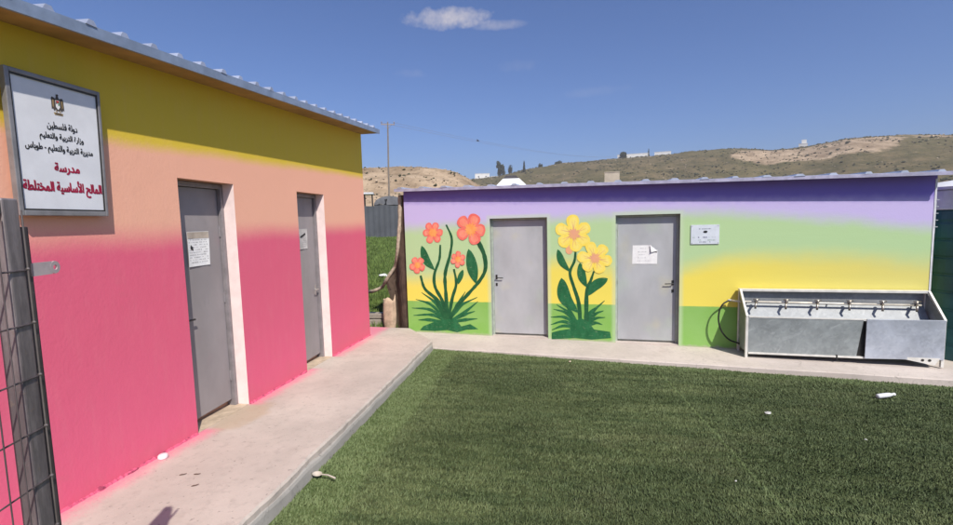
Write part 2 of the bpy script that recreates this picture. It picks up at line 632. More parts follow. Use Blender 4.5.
def build_terrain():
    rs = [0.5, 4, 7, 8.3, 8.5, 8.75, 9.5, 11, 13, 15, 18, 21, 25, 29, 33, 37, 42, 48, 55, 62]
    rs += list(range(66, 124, 3)) + [128, 136, 146, 160, 176, 195, 215, 235]
    rs += list(range(250, 452, 10)) + [460, 480, 510, 550, 600, 680, 800, 1000, 1400, 2200, 3500]
    azs = list(np.arange(-62, 70.01, 0.28)) + list(np.arange(71, 297, 3.0))
    na = len(azs)
    V, F = [], []
    for r in rs:
        for a in azs:
            x = EYE.x + r * math.sin(math.radians(a))
            y = EYE.y + r * math.cos(math.radians(a))
            aa = a if a < 180 else a - 360
            V.append((x, y, terrain_h(x, y) if r < 1500 else -6.0))
    c = len(V)
    V.append((EYE.x, EYE.y, -0.9))
    for i in range(len(rs) - 1):
        for j in range(na):
            j2 = (j + 1) % na
            F.append((i * na + j, (i + 1) * na + j, (i + 1) * na + j2, i * na + j2))
    for j in range(na):
        F.append((c, j, (j + 1) % na))
    me = bpy.data.meshes.new('terrain')
    me.from_pydata(V, [], F)
    me.polygons.foreach_set('use_smooth', [True] * len(F))
    # how bare the ground is: a property of the soil
    at = me.attributes.new('bare', 'FLOAT', 'POINT')
    vals = []
    for (x, y, z) in V:
        r = math.hypot(x - EYE.x, y - EYE.y)
        a = math.degrees(math.atan2(x - EYE.x, y - EYE.y))
        b = sstep(36, 60, r) * (1 - sstep(150, 200, r))
        pit = sstep(19, 24, a) * (1 - sstep(33, 37, a)) * sstep(300, 330, r) * (1 - sstep(355, 400, r))
        top = sstep(31, 35, a) * sstep(340, 370, r) * (1 - sstep(410, 425, r)) * 0.45
        vals.append(max(b, pit, top))
    at.data.foreach_set('value', vals)
    k = NT('hill_soil', 0.95, spec=0.1)
    g = k.n('ShaderNodeNewGeometry')
    k._oc = g.outputs['Position']
    att = k.n('ShaderNodeAttribute', attribute_name='bare')
    big = k.noise(0.018, 6, 0.6)
    mid = k.noise(0.09, 7, 0.68)
    fine = k.noise(0.6, 6, 0.7)
    near = k.noise(5, 4, 0.7)
    grass = k.mix(k.step(mid, 0.38, 0.64), (0.100, 0.086, 0.040), (0.190, 0.145, 0.076))
    grass = k.mix(k.math('MULTIPLY', k.step(big, 0.45, 0.62), 0.5), grass, (0.122, 0.108, 0.044))
    m2 = k.noise(0.28, 6, 0.7)
    grass = k.mix(k.math('MULTIPLY', k.step(m2, 0.50, 0.66), 0.6), grass, (0.060, 0.058, 0.030))
    grass = k.mix(k.math('MULTIPLY', k.step(k.noise(0.13, 7, 0.7, (1, 1, 4), (40, 3, 1)), 0.60, 0.68), 0.5), grass, (0.32, 0.25, 0.16))
    grass = k.mix(k.math('MULTIPLY', k.step(fine, 0.56, 0.68), 0.55), grass, (0.03, 0.038, 0.018))
    sand = k.mix(k.step(mid, 0.35, 0.66), (0.26, 0.185, 0.115), (0.50, 0.375, 0.25))
    sand = k.mix(k.step(k.noise(0.28, 6, 0.7, (1, 1, 3)), 0.53, 0.66), sand, (0.20, 0.145, 0.09))
    sand = k.mix(k.math('MULTIPLY', k.step(fine, 0.6, 0.72), 0.6), sand, (0.07, 0.062, 0.038))
    bb = k.math('ADD', att.outputs['Fac'], k.math('MULTIPLY', k.math('SUBTRACT', k.noise(0.05, 6, 0.7), 0.5), 1.5))
    c = k.mix(k.math('MULTIPLY', k.step(bb, 0.42, 0.62), k.step(att.outputs['Fac'], 0.02, 0.2)), grass, sand)
    cd = k.n('ShaderNodeVectorMath', operation='DISTANCE')
    k.put(cd.inputs[0], g.outputs['Position'])
    cd.inputs[1].default_value = (0.0, 9.0, 0.0)
    lush = k.mix(k.step(near, 0.4, 0.66), (0.065, 0.110, 0.024), (0.12, 0.155, 0.045))
    c = k.mix(k.math('SUBTRACT', 1.0, k.step(cd.outputs['Value'], 26, 40)), c, lush)
    k.color(c)
    k.bump(k.math('ADD', mid, k.math('MULTIPLY', fine, 0.6)), 0.6, 2.0)
    me.materials.append(k.m)
    o = bpy.data.objects.new('terrain', me)
    COL.objects.link(o)
    tag(o, kind='structure')


build_terrain()

# shrubs and stones scattered over the hills: nobody could count them
def scatter_blobs(name, n, win, size, mat, seed, cond=None):
    rg = random.Random(seed)
    V, F = [], []
    made = 0
    tries = 0
    while made < n and tries < n * 8:
        tries += 1
        a = rg.uniform(*win[0])
        r = rg.uniform(*win[1])
        x = EYE.x + r * math.sin(math.radians(a))
        y = EYE.y + r * math.cos(math.radians(a))
        cl = noise.fractal(Vector((x * 0.03, y * 0.03, seed)), 1.0, 2.0, 3)
        if cl < rg.uniform(-0.5, 0.35):
            continue
        z = terrain_h(x, y)
        s = rg.uniform(*size) * rg.choice((0.6, 1, 1, 1.6))
        b = len(V)
        for (px, py, pz) in ((1, 0, 0.2), (0.3, 0.95, 0.25), (-0.8, 0.6, 0.15), (-0.8, -0.6, 0.25), (0.3, -0.95, 0.2), (0, 0, 0.95), (0, 0, -0.3)):
            V.append((x + s * (px + rg.uniform(-.3, .3)), y + s * (py + rg.uniform(-.3, .3)), z + s * (pz + rg.uniform(-.15, .15))))
        for i in range(5):
            F.append((b + i, b + (i + 1) % 5, b + 5))
            F.append((b + (i + 1) % 5, b + i, b + 6))
        made += 1
    me = bpy.data.meshes.new(name)
    me.from_pydata(V, [], F)
    me.materials.append(mat)
    o = bpy.data.objects.new(name, me)
    COL.objects.link(o)
    tag(o, kind='stuff')
    return o


M_SHRUB = plain('dry_shrub_leaves', (0.060, 0.062, 0.032), 0.95, vary=0.35, scale=0.3, bump=0)
M_STONE = plain('pale_limestone', (0.42, 0.33, 0.23), 0.9, vary=0.25, scale=0.5, bump=0)
tag(scatter_blobs('hillside_shrubs', 4200, ((-14, 44), (240, 450)), (0.25, 0.6), M_SHRUB, 5), 'small dark shrubs dotted over the dry green hills', 'shrubs')
tag(scatter_blobs('hillside_stones', 450, ((-12, 44), (240, 450)), (0.2, 0.5), M_STONE, 9), 'pale stones dotted over the dry green hills', 'stones')
tag(scatter_blobs('ridge_shrubs', 420, ((-32, -6), (66, 116)), (0.10, 0.30), M_SHRUB, 21), 'low scrub on the sandy ridge by the utility pole', 'shrubs')
tag(scatter_blobs('ridge_stones', 600, ((-32, -6), (60, 114)), (0.06, 0.2), M_STONE, 33), 'rubble stones on the sandy ridge by the utility pole', 'stones')

# walkway, kerb, paved strip
def build_walkway():
    mb = MB()
    ys = list(np.linspace(-3, 7.16, 160))
    ex = [1.2 + 0.018 * noise.noise(Vector((y * 1.7, 3.1, 0))) + 0.012 * noise.noise(Vector((y * 9, 1, 0))) for y in ys]
    top = [(-0.30, y) for y in ys]
    n = len(ys)
    b = 0
    for i, y in enumerate(ys):
        z = walk_z(y)
        mb.v += [(-0.30, y, z), (ex[i] - 0.014, y, z), (ex[i], y, z - 0.016), (ex[i] + 0.006, y, z - 0.45)]
    for i in range(n - 1):
        for k in range(3):
            mb.f.append((i * 4 + k, i * 4 + k + 1, (i + 1) * 4 + k + 1, (i + 1) * 4 + k))
            mb.mi.append(0)
    # the tongue that runs on past the corner of the pink building
    z = walk_z(7.16)
    e = (n - 1) * 4
    q = len(mb.v)
    mb.v += [(0.53, 8.18, walk_z(8.18)), (-0.35, 8.30, walk_z(8.3)), (0.545, 8.19, walk_z(8.18) - 0.4), (-0.35, 8.31, walk_z(8.3) - 0.6)]
    for f in ((e, e + 1, q, q + 1), (e + 1, e + 2, q + 2, q), (e + 2, e + 3, q + 2), (q, q + 2, q + 3, q + 1)):
        mb.f.append(f)
        mb.mi.append(0)
    return tag(mb.build('walkway', M_WALK), kind='structure')


build_walkway()
mb = MB()
ys = np.linspace(-3, 7.12, 90)
prev = None
for y in ys:
    w = 0.012 + 0.012 * noise.noise(Vector((y * 2.3, 0, 5))) + 0.008 * noise.noise(Vector((y * 14, 0, 5)))
    h = 0.060 + 0.022 * noise.noise(Vector((y * 1.9, 7, 5))) + 0.008 * noise.noise(Vector((y * 17, 2, 5)))
    cur = [(1.19, y, walk_z(y) - h + 0.008), (1.205 + w * 0.7, y, walk_z(y) - h), (1.21 + w, y, walk_z(y) - h - 0.02), (1.225 + w, y, walk_z(y) - 0.3)]
    if prev:
        for k in range(3):
            mb.face([prev[k], prev[k + 1], cur[k + 1], cur[k]])
    prev = cur
tag(mb.build('kerb', M_KERB, smooth=False), kind='structure')

mb = MB()
ss = np.linspace(-0.72, 11.0, 80)
prev = None
for s in ss:
    z = SLAB_SLOPE * s
    e = 0.93 + 0.02 * noise.noise(Vector((s * 1.3, 0, 9))) + 0.008 * noise.noise(Vector((s * 8, 0, 9)))
    cur = [back(s, -0.12, z), back(s, e - 0.012, z), back(s, e, z - 0.012), back(s, e + 0.01, z - 0.3)]
    if prev:
        for k in range(3):
            mb.face([prev[k], cur[k], cur[k + 1], prev[k + 1]][::-1])
    prev = cur
tag(mb.build('pavement', M_SLAB), kind='structure')

# artificial turf: backing sheet and pile
def mat_turf(name, dark, lite, joint):
    k = NT(name, 0.7, spec=0.25)
    g = k.n('ShaderNodeNewGeometry')
    k._oc = g.outputs['Position']
    x, y, z = k.xyz()
    streak = k.noise(1.0, 6, 0.62, (1.1, 7.0, 1))
    patch = k.noise(0.55, 4, 0.55)
    tuft = k.noise(1.0, 4, 0.6, (6.0, 22.0, 1))
    c = k.mix(k.step(streak, 0.36, 0.66), dark, lite)
    c = k.mix(k.math('MULTIPLY', k.step(tuft, 0.50, 0.64), 0.55), c, tuple(v * 0.55 for v in dark))
    c = k.mix(k.math('MULTIPLY', k.step(patch, 0.40, 0.62), 0.5), c, tuple(v * 0.62 for v in dark))
    dust = k.noise(0.9, 6, 0.7, (1, 1.6, 1), (7, 3, 0))
    c = k.mix(k.math('MULTIPLY', k.step(dust, 0.54, 0.70), 0.30), c, (0.17, 0.165, 0.085))
    rnd = k.n('ShaderNodeNewGeometry').outputs['Random Per Island']
    c = k.mix(k.math('MULTIPLY', rnd, 0.35), c, tuple(v * 1.35 for v in lite))
    for sx in (4.62, 8.1):
        sd = k.math('ABSOLUTE', k.math('SUBTRACT', k.math('ADD', x, k.math('MULTIPLY', k.noise(1.2, 4), 0.06)), sx))
        c = k.mix(k.math('MULTIPLY', k.math('SUBTRACT', 1.0, k.step(sd, 0.004, 0.018)), 0.75), c, joint)
    xe = k.math('ADD', x, k.math('MULTIPLY', k.math('SUBTRACT', k.noise(2.0, 3), 0.5), 0.10))
    c = k.mix(k.math('MULTIPLY', k.math('SUBTRACT', 1.0, k.step(xe, 1.58, 1.68)), 0.62), c, joint)
    be = k.math('SUBTRACT', k.math('ADD', y, k.math('MULTIPLY', x, -math.tan(BTH))), BY - BX * math.tan(BTH) - 0.93 / math.cos(BTH))
    be = k.math('ADD', be, k.math('MULTIPLY', k.math('SUBTRACT', k.noise(2.5, 3), 0.5), 0.2))
    c = k.mix(k.math('MULTIPLY', k.step(be, -0.30, -0.16), 0.5), c, joint)
    k.color(c)
    return k


kt = mat_turf('turf_backing', (0.034, 0.050, 0.017), (0.075, 0.095, 0.036), (0.085, 0.125, 0.036))
M_TURF_BASE = kt.m
M_TURF = mat_turf('turf_pile', (0.050, 0.076, 0.027), (0.138, 0.166, 0.068), (0.155, 0.200, 0.080)).m
mb = MB()
gx = np.linspace(1.15, 13, 25)
gy = np.linspace(-5, 8.4, 28)
for i in range(len(gx) - 1):
    for j in range(len(gy) - 1):
        q = [(gx[i], gy[j]), (gx[i + 1], gy[j]), (gx[i + 1], gy[j + 1]), (gx[i], gy[j + 1])]
        mb.face([(a, b, turf_z(a, b)) for a, b in q])
tag(mb.build('turf_ground', M_TURF_BASE), kind='structure')


def slab_edge_y(x):
    s = (x - BX) / CB
    p = back(s, 0.93, 0)
    return p.y


def build_pile():
    pts = []
    for (n, x0, x1, y0, y1) in ((170000, 1.2, 7.5, 1.2, 3.6), (150000, 1.2, 8.6, 3.6, 5.5), (90000, 1.2, 11.0, 5.5, 7.3)):
        pts.append(np.stack([RNG.uniform(x0, x1, n), RNG.uniform(y0, y1, n)], 1))
    P = np.concatenate(pts)
    e0 = BY + (P[:, 0] - BX) * math.tan(BTH) - 0.93 / CB
    P = P[P[:, 1] < e0 + 0.012 * np.sin(P[:, 0] * 5) + 0.01 * np.sin(P[:, 0] * 17)]
    P = P[P[:, 0] > 1.22 + 0.02 * np.sin(P[:, 1] * 3.1) + 0.012 * np.sin(P[:, 1] * 11)]
    n = len(P)
    dist = np.hypot(P[:, 0] - EYE.x, P[:, 1])
    # the pile is combed flat in wandering bands
    band = np.array([noise.fractal(Vector((x * 1.1, y * 6.0, 0.0)), 1.0, 2.0, 4) for x, y in P])
    tuft = np.array([noise.noise(Vector((x * 7.0, y * 24.0, 9.0))) for x, y in P])
    band2 = np.array([noise.noise(Vector((x * 0.6, y * 0.9, 4.0))) for x, y in P])
    h = RNG.uniform(0.012, 0.024, n) * (1 + 0.30 * band + 0.45 * tuft)
    w = RNG.uniform(0.003, 0.0055, n) * (1 + 0.12 * dist)
    th = RNG.uniform(0, 2 * np.pi, n)
    lean = RNG.uniform(0.1, 1.0, n) + 0.5 * np.clip(tuft, -.6, .6) + 0.35 * np.clip(band, -0.6, 0.9)
    ld = RNG.normal(1.2, 0.9, n) + 1.5 * band2
    z = -0.15 - 0.042 * P[:, 1] - 0.03 * (P[:, 0] - 1.2)
    base = np.stack([P[:, 0], P[:, 1], z - 0.002], 1)
    wd = np.stack([np.cos(th), np.sin(th), np.zeros(n)], 1) * w[:, None]
    tip = base + np.stack([np.cos(ld) * lean, np.sin(ld) * lean, np.ones(n)], 1) * h[:, None]
    V = np.empty((n * 3, 3), np.float32)
    V[0::3] = base - wd
    V[1::3] = base + wd
    V[2::3] = tip
    me = bpy.data.meshes.new('artificial_turf')
    me.vertices.add(n * 3)
    me.vertices.foreach_set('co', V.ravel())
    me.loops.add(n * 3)
    me.loops.foreach_set('vertex_index', np.arange(n * 3, dtype=np.int32))
    me.polygons.add(n)
    me.polygons.foreach_set('loop_start', np.arange(0, n * 3, 3, dtype=np.int32))
    me.update()
    me.materials.append(M_TURF)
    o = bpy.data.objects.new('artificial_turf', me)
    COL.objects.link(o)
    tag(o, 'dark green artificial turf pile covering the yard', 'artificial turf', kind='stuff')


build_pile()


def build_wild_grass():
    n = 16000
    V, F = [], []
    rg = random.Random(3)
    for _ in range(n):
        a = math.radians(rg.uniform(-27, -13.5))
        r = 8.9 + 22 * rg.random() ** 1.6
        x, y = EYE.x + r * math.sin(a), EYE.y + r * math.cos(a)
        if y < 8.45 and x > -0.6:
            continue
        cl = noise.noise(Vector((x * 0.8, y * 0.8, 2.0)))
        z = terrain_h(x, y)
        h = rg.uniform(0.05, 0.16) * (1 + 0.9 * cl)
        w = 0.006 + 0.0008 * r
        t = rg.uniform(0, 6.28)
        lx, ly = rg.uniform(-.5, .5) * h, rg.uniform(-.5, .5) * h
        b = len(V)
        V += [(x - w * math.cos(t), y - w * math.sin(t), z - .01), (x + w * math.cos(t), y + w * math.sin(t), z - .01), (x + lx, y + ly, z + h)]
        F.append((b, b + 1, b + 2))
    me = bpy.data.meshes.new('wild_grass')
    me.from_pydata(V, [], F)
    me.materials.append(plain('wild_grass_leaves', (0.115, 0.165, 0.040), 0.8, vary=0.4, scale=2, bump=0))
    o = bpy.data.objects.new('wild_grass', me)
    COL.objects.link(o)
    tag(o, 'short green grass on the bank behind the two buildings', 'grass', kind='stuff')


build_wild_grass()

# ------------------------------------------------------------------ the pink building
DOORS_L = [(3.453, 4.155), (5.341, 6.059)]
PINK = thing('pink_building', 'pink, peach and yellow painted building with two narrow doors', 'building', (0, 4, -0.2))
PO = (0, 4, -0.2)
YE = 7.547
mb = MB()
uy = [-2.6, DOORS_L[0][0], DOORS_L[0][1], DOORS_L[1][0], DOORS_L[1][1], YE]
for i in range(5):
    a, b = uy[i], uy[i + 1]
    if i in (0, 2, 4):
        k = max(1, int((b - a) / 0.5))
        for q in range(k):
            c, d = lerp(a, b, q / k), lerp(a, b, (q + 1) / k)
            mb.face([(0, c, -0.75), (0, d, -0.75), (0, d, 2.05), (0, c, 2.05)])
    mb.face([(0, a, 2.05), (0, b, 2.05), (0, b, eave_z(b) + 0.06), (0, a, eave_z(a) + 0.06)])
D = 0.21
for a, b in DOORS_L:
    mb.face([(0, b, -0.75), (-D, b, -0.75), (-D, b, 2.05), (0, b, 2.05)], 1)
    mb.face([(-D, a, -0.75), (0, a, -0.75), (0, a, 2.05), (-D, a, 2.05)], 1)
    mb.face([(0, a, 2.05), (0, b, 2.05), (-D, b, 2.05), (-D, a, 2.05)], 2)
    mb.face([(-D, a, -0.75), (-D, b, -0.75), (-D, b, 2.05), (-D, a, 2.05)], 2)
mb.face([(0, YE, -0.75), (-4, YE, -0.75), (-4, YE, eave_z(YE) + 0.06), (0, YE, eave_z(YE) + 0.06)])
mb.face([(-4, YE, -0.75), (-4, -2.6, -0.75), (-4, -2.6, eave_z(-2.6) + 0.06), (-4, YE, eave_z(YE) + 0.06)])
mb.face([(-4, -2.6, -0.75), (0, -2.6, -0.75), (0, -2.6, eave_z(-2.6) + 0.06), (-4, -2.6, eave_z(-2.6) + 0.06)])
PWALL = mb.build('wall', [M_LWALL, M_REVEAL, M_HEAD], PINK, PO)
PWALL.data.materials[0] = M_LWALL
# the material reads object coordinates: keep them equal to world metres above
PWALL.data.transform(Matrix.Translation(PO))
PWALL.location = tuple(-c for c in PO)

# ragged mortar ridge along the wall foot
kr = NT('pink_spattered_mortar', 0.9)
kc = kr.step(kr.noise(16, 5, 0.75, (1, 0.5, 2.5)), 0.52, 0.62)
kr.color(kr.mix(kr.math('MULTIPLY', kc, 0.75), (0.64, 0.115, 0.20), (0.16, 0.025, 0.05)))
kr.bump(kr.noise(60, 4, 0.7), 0.7, 0.012)
M_RIDGE = kr.m
for (a, b) in ((-2.6, 3.44), (4.17, 5.33), (6.07, 7.54)):
    mb = MB()
    prev = None
    for y in np.arange(a, b + 0.001, 0.014):
        j = noise.noise(Vector((y * 6, 0, 1)))
        j2 = noise.noise(Vector((y * 17, 3, 1)))
        j3 = noise.noise(Vector((y * 43, 5, 1)))
        w = max(0.006, 0.022 + 0.012 * j + 0.012 * j2 + 0.011 * j3)
        h = max(0.003, 0.014 + 0.012 * j2 + 0.007 * j + 0.010 * j3)
        cur = [(-0.004, y, walk_z(y) + h), (w * 0.5, y, walk_z(y) + h * 0.72), (w, y, walk_z(y) - 0.004)]
        if prev:
            for k in range(2):
                mb.face([prev[k], prev[k + 1], cur[k + 1], cur[k]])
        prev = cur
    mb.build('mortar_ridge', M_RIDGE, PINK, PO)

# thresholds and doors
for i, (a, b) in enumerate(DOORS_L):
    zb = walk_z((a + b) / 2)
    mb = MB()
    mb.hexa([(-D + 0.003, a + 0.003, zb - 0.2), (-0.003, a + 0.003, zb - 0.2), (-0.003, b - 0.003, zb - 0.2), (-D + 0.003, b - 0.003, zb - 0.2),
             (-D + 0.003, a + 0.003, walk_z(a) + 0.006), (-0.003, a + 0.003, walk_z(a) + 0.004), (-0.003, b - 0.003, walk_z(b) + 0.004), (-D + 0.003, b - 0.003, walk_z(b) + 0.006)])
    mb.build('threshold', plain('sandy_threshold', (0.46, 0.36, 0.26), 0.9, vary=0.2), PINK, PO)
    fr = MB()
    fr.box((-0.205, a + 0.002, zb - 0.05), (-0.115, a + 0.042, 2.046))
    fr.box((-0.205, b - 0.042, zb - 0.05), (-0.115, b - 0.002, 2.046))
    fr.box((-0.205, a + 0.042, 2.002), (-0.115, b - 0.042, 2.046))
    fr.build('door_frame', M_FRAME, PINK, PO, bevel=0.004)
    lf = MB()
    lf.box((-0.195, a + 0.046, zb + 0.055), (-0.152, b - 0.046, 1.998))
    door = lf.build('door', M_DOOR_L, PINK, PO, bevel=0.005)
    if i == 0:
        tag(door, 'brownish grey door with a patterned notice')
    h = MB()
    hy = a + 0.10 if i == 0 else b - 0.10
    dr = 1 if i == 0 else -1
    hz = zb + 0.98
    h.box((-0.152, hy - 0.018, hz - 0.08), (-0.146, hy + 0.018, hz + 0.06))
    h.tube([(-0.148, hy, hz), (-0.108, hy, hz)], 0.009, 8)
    h.tube([(-0.108, hy - dr * 0.008, hz), (-0.106, hy + dr * 0.05, hz), (-0.108, hy + dr * 0.10, hz - 0.004)], 0.008, 8)
    h.build('handle', M_DARK if i == 0 else M_STEEL, door, PO)
    for zz in (0.3, 1.1, 1.75):
        hg = MB()
        yy = b - 0.045 if i == 0 else a + 0.045
        hg.tube([(-0.148, yy, zb + zz - 0.05), (-0.148, yy, zb + zz + 0.05)], 0.009, 8)
        hg.build('hinge', M_FRAME, door, PO)

# roof of the pink building
y0, y1 = -2.7, 7.575
mb = MB()
ys = np.linspace(y0, y1, 24)
for a, b in zip(ys, ys[1:]):
    za, zb = eave_z(a), eave_z(b)
    oa, ob = eave_o(a), eave_o(b)
    mb.hexa([(-4.2, a, za + 0.055 + 0.14), (oa - 0.004, a, za + 0.055), (ob - 0.004, b, zb + 0.055), (-4.2, b, zb + 0.055 + 0.14),
             (-4.2, a, za + 0.07 + 0.14), (oa - 0.004, a, za + 0.07), (ob - 0.004, b, zb + 0.07), (-4.2, b, zb + 0.07 + 0.14)])
y = y0 + 0.08
ys_r = []
while y < y1 - 0.05:
    ys_r.append(y)
    y += 0.2365
for y in ys_r:
    o, z = eave_o(y), eave_z(y) + 0.07
    o2 = o + random.uniform(-0.004, 0.012)
    mb.prism([(-0.036, -0.004), (0.036, -0.004), (0.016, 0.030), (-0.016, 0.030)],
             lambda u, v, s, y=y, o=o2, z=z: (o if s else -4.2, y + u, z + v + (0 if s else 0.14)))
proof = mb.build('roof', M_ROOF, PINK, PO)
mb = MB()
for a, b in zip(ys, ys[1:]):
    mb.hexa([(eave_o(a) - 0.018, a, eave_z(a)), (eave_o(a), a, eave_z(a)), (eave_o(b), b, eave_z(b)), (eave_o(b) - 0.018, b, eave_z(b)),
             (eave_o(a) - 0.018, a, eave_z(a) + 0.052), (eave_o(a) + 0.004, a, eave_z(a) + 0.068), (eave_o(b) + 0.004, b, eave_z(b) + 0.068), (eave_o(b) - 0.018, b, eave_z(b) + 0.052)])
mb.build('fascia', M_FASCIA, PINK, PO)
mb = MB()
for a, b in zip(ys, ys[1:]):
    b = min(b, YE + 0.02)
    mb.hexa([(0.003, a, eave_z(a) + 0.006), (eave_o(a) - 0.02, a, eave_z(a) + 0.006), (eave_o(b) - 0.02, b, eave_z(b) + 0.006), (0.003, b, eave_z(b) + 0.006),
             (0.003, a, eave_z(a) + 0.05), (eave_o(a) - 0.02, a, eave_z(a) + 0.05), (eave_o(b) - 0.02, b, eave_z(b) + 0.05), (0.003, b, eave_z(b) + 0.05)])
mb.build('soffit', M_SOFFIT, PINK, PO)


# notices taped to doors -------------------------------------------------
def marks(mb, fn, rows, rg, dense=1.0, mi=1):
    """rows of small illegible strokes; fn(u, v) -> point, u and v in 0..1"""
    for v0, v1, u0, u1 in rows:
        u = u0
        while u < u1:
            w = rg.uniform(0.012, 0.05)
            if rg.random() < dense:
                q = [(u, v0 + rg.uniform(0, .25) * (v1 - v0)), (min(u + w, u1), v0 + rg.uniform(0, .25) * (v1 - v0)), (min(u + w, u1), v1 - rg.uniform(0, .3) * (v1 - v0)), (u, v1 - rg.uniform(0, .3) * (v1 - v0))]
                mb.face([fn(*p) for p in q], mi)
            u += w + rg.uniform(0.006, 0.02)


def sheet(mb, fn, nu=6, nv=6, mi=0):
    for i in range(nu):
        for j in range(nv):
            mb.face([fn(i / nu, j / nv), fn((i + 1) / nu, j / nv), fn((i + 1) / nu, (j + 1) / nv), fn(i / nu, (j + 1) / nv)], mi)


def paper_pt(y0, y1, z0, z1, lift):
    def fn(u, v, e=0.0):
        x = -0.150 + 0.004 + 0.006 * (abs(u - 0.5) * 2) ** 3 + 0.003 * math.sin(u * 5 + v * 4) + e
        return (x, lerp(y0, y1, u) + lift * v, lerp(z0, z1, v))
    return fn


rg = random.Random(4)
f = paper_pt(3.672, 3.940, 1.285, 1.60, 0.004)
mb = MB()
sheet(mb, f)
marks(mb, lambda u, v: f(u, v, 0.0012), [(1 - (k + 1) * 0.072 - 0.04, 1 - k * 0.072 - 0.075, 0.06, 0.94) for k in range(2, 12)], rg, 0.75)
mb.face([f(0.12, 0.50, 0.002), f(0.26, 0.45, 0.002), f(0.25, 0.56, 0.002), f(0.13, 0.62, 0.002)], 2)
sheet(mb, lambda u, v: f(0.01 + 0.98 * u, 0.80 + 0.19 * v, 0.0015), 3, 1, 3)
tag(mb.build('paper_notice', [M_PAPER, plain('grey_print', (0.42, 0.41, 0.41), 0.9, vary=0.2), M_BLACKINK, plain('tan_tape', (0.45, 0.38, 0.31), 0.6)], origin=(-0.15, 3.8, 1.44)),
    'densely printed white notice with tan tape on the nearer narrow door', 'notice')
f = paper_pt(5.594, 5.800, 1.318, 1.585, 0.003)
mb = MB()
sheet(mb, f)
marks(mb, lambda u, v: f(u, v, 0.0012), [(0.12 + 0.09 * k, 0.15 + 0.09 * k, 0.15, 0.85) for k in range(7)], rg, 0.7)
mb.face([f(0.10, 0.62, 0.002), f(0.75, 0.80, 0.002), f(0.8, 0.72, 0.002), f(0.15, 0.55, 0.002)], 2)
tag(mb.build('paper_notice', [plain('greyed_paper', (0.50, 0.47, 0.45), 0.9), M_INK, M_BLACKINK], origin=(-0.15, 5.7, 1.45)),
    'greyed paper notice on the farther narrow door of the pink building', 'notice')


# ------------------------------------------------------------------ the school sign
_FORMS = {}


def arabic(s):
    """contextual letter forms, in the order they are drawn from left to right"""
    import unicodedata
    if not _FORMS:
        for cp in range(0xFE80, 0xFEFD):
            d = unicodedata.decomposition(chr(cp)).split()
            if d:
                _FORMS.setdefault(''.join(chr(int(h, 16)) for h in d[1:]), {})[d[0][1:-1]] = chr(cp)
    toks, i = [], 0
    while i < len(s):
        if s[i] == '\u0644' and s[i:i + 2] in _FORMS and len(s[i:i + 2]) == 2:
            toks.append(s[i:i + 2])
            i += 2
        else:
            toks.append(s[i])
            i += 1
    out = []
    for k, t in enumerate(toks):
        fm = _FORMS.get(t)
        if not fm:
            out.append(t)
            continue
        pv = _FORMS.get(toks[k - 1]) if k else None
        nx = _FORMS.get(toks[k + 1]) if k + 1 < len(toks) else None
        jp = bool(pv and 'initial' in pv and 'final' in fm)
        jn = bool(nx and 'final' in nx and 'initial' in fm)
        out.append(fm.get('medial' if jp and jn else 'final' if jp else 'initial' if jn else 'isolated'))
    return ''.join(reversed(out))


def text_mesh(body, width, height, bold, mat, name):
    """flat lettering fitted to width x height, centred on 0, as verts and faces"""
    cu = bpy.data.curves.new(name, 'FONT')
    cu.body = body
    cu.align_x = 'CENTER'
    cu.size = 1.0
    cu.offset = bold
    cu.resolution_u = 3
    ob = bpy.data.objects.new(name, cu)
    COL.objects.link(ob)
    dg = bpy.context.evaluated_depsgraph_get()
    ev = ob.evaluated_get(dg)
    me = ev.to_mesh()
    vs = np.array([v.co[:] for v in me.vertices])
    fs = [tuple(p.vertices) for p in me.polygons]
    ev.to_mesh_clear()
    bpy.data.objects.remove(ob)
    bpy.data.curves.remove(cu)
    lo, hi = vs.min(0), vs.max(0)
    vs = vs - (lo + hi) / 2
    vs[:, 0] *= width / (hi[0] - lo[0])
    vs[:, 1] *= height / (hi[1] - lo[1])
    return vs, fs


SIGN = thing('school_sign', 'white school name board with red and black Arabic lettering', 'sign', (0.05, 2.49, 2.13))
SO = (0.05, 2.49, 2.13)
SY0, SY1, SZ0, SZ1 = 2.222, 2.768, 1.735, 2.542


def sg(u, v, x=0.058):
    """u across 0..1 and v up 0..1 on the board face; the board narrows a touch at its foot"""
    return (x, SY0 + (SY1 - 0.02 * (1 - v) - SY0) * u, SZ0 + (SZ1 - SZ0) * v)


mb = MB()
mb.hexa([sg(0, 0, 0.03), sg(0, 0, 0.052), sg(1, 0, 0.052), sg(1, 0, 0.03), sg(0, 1, 0.03), sg(0, 1, 0.052), sg(1, 1, 0.052), sg(1, 1, 0.03)])
M_BOARD = plain('white_board_enamel', (0.70, 0.70, 0.72), 0.45, vary=0.05, scale=6, bump=0.06)
mb.build('panel', M_BOARD, SIGN, SO)
mb = MB()
fu, fv = 0.035, 0.022
for (u0, u1, v0, v1) in ((-0.01, fu, -0.01, 1.01), (1 - fu * 0.7, 1.01, -0.01, 1.01), (fu, 1 - fu * 0.7, -0.01, fv * 1.3), (fu, 1 - fu * 0.7, 1 - fv, 1.01)):
    mb.hexa([sg(u0, v0, 0.026), sg(u0, v0, 0.064), sg(u1, v0, 0.064), sg(u1, v0, 0.026), sg(u0, v1, 0.026), sg(u0, v1, 0.064), sg(u1, v1, 0.064), sg(u1, v1, 0.026)])
mb.build('frame', plain('aluminium_frame', (0.27, 0.26, 0.26), 0.45, 0.4, vary=0.15), SIGN, SO, bevel=0.004)
mb = MB()
g0, g1, h0, h1 = fu, 1 - fu * 0.7, fv * 1.3, 1 - fv
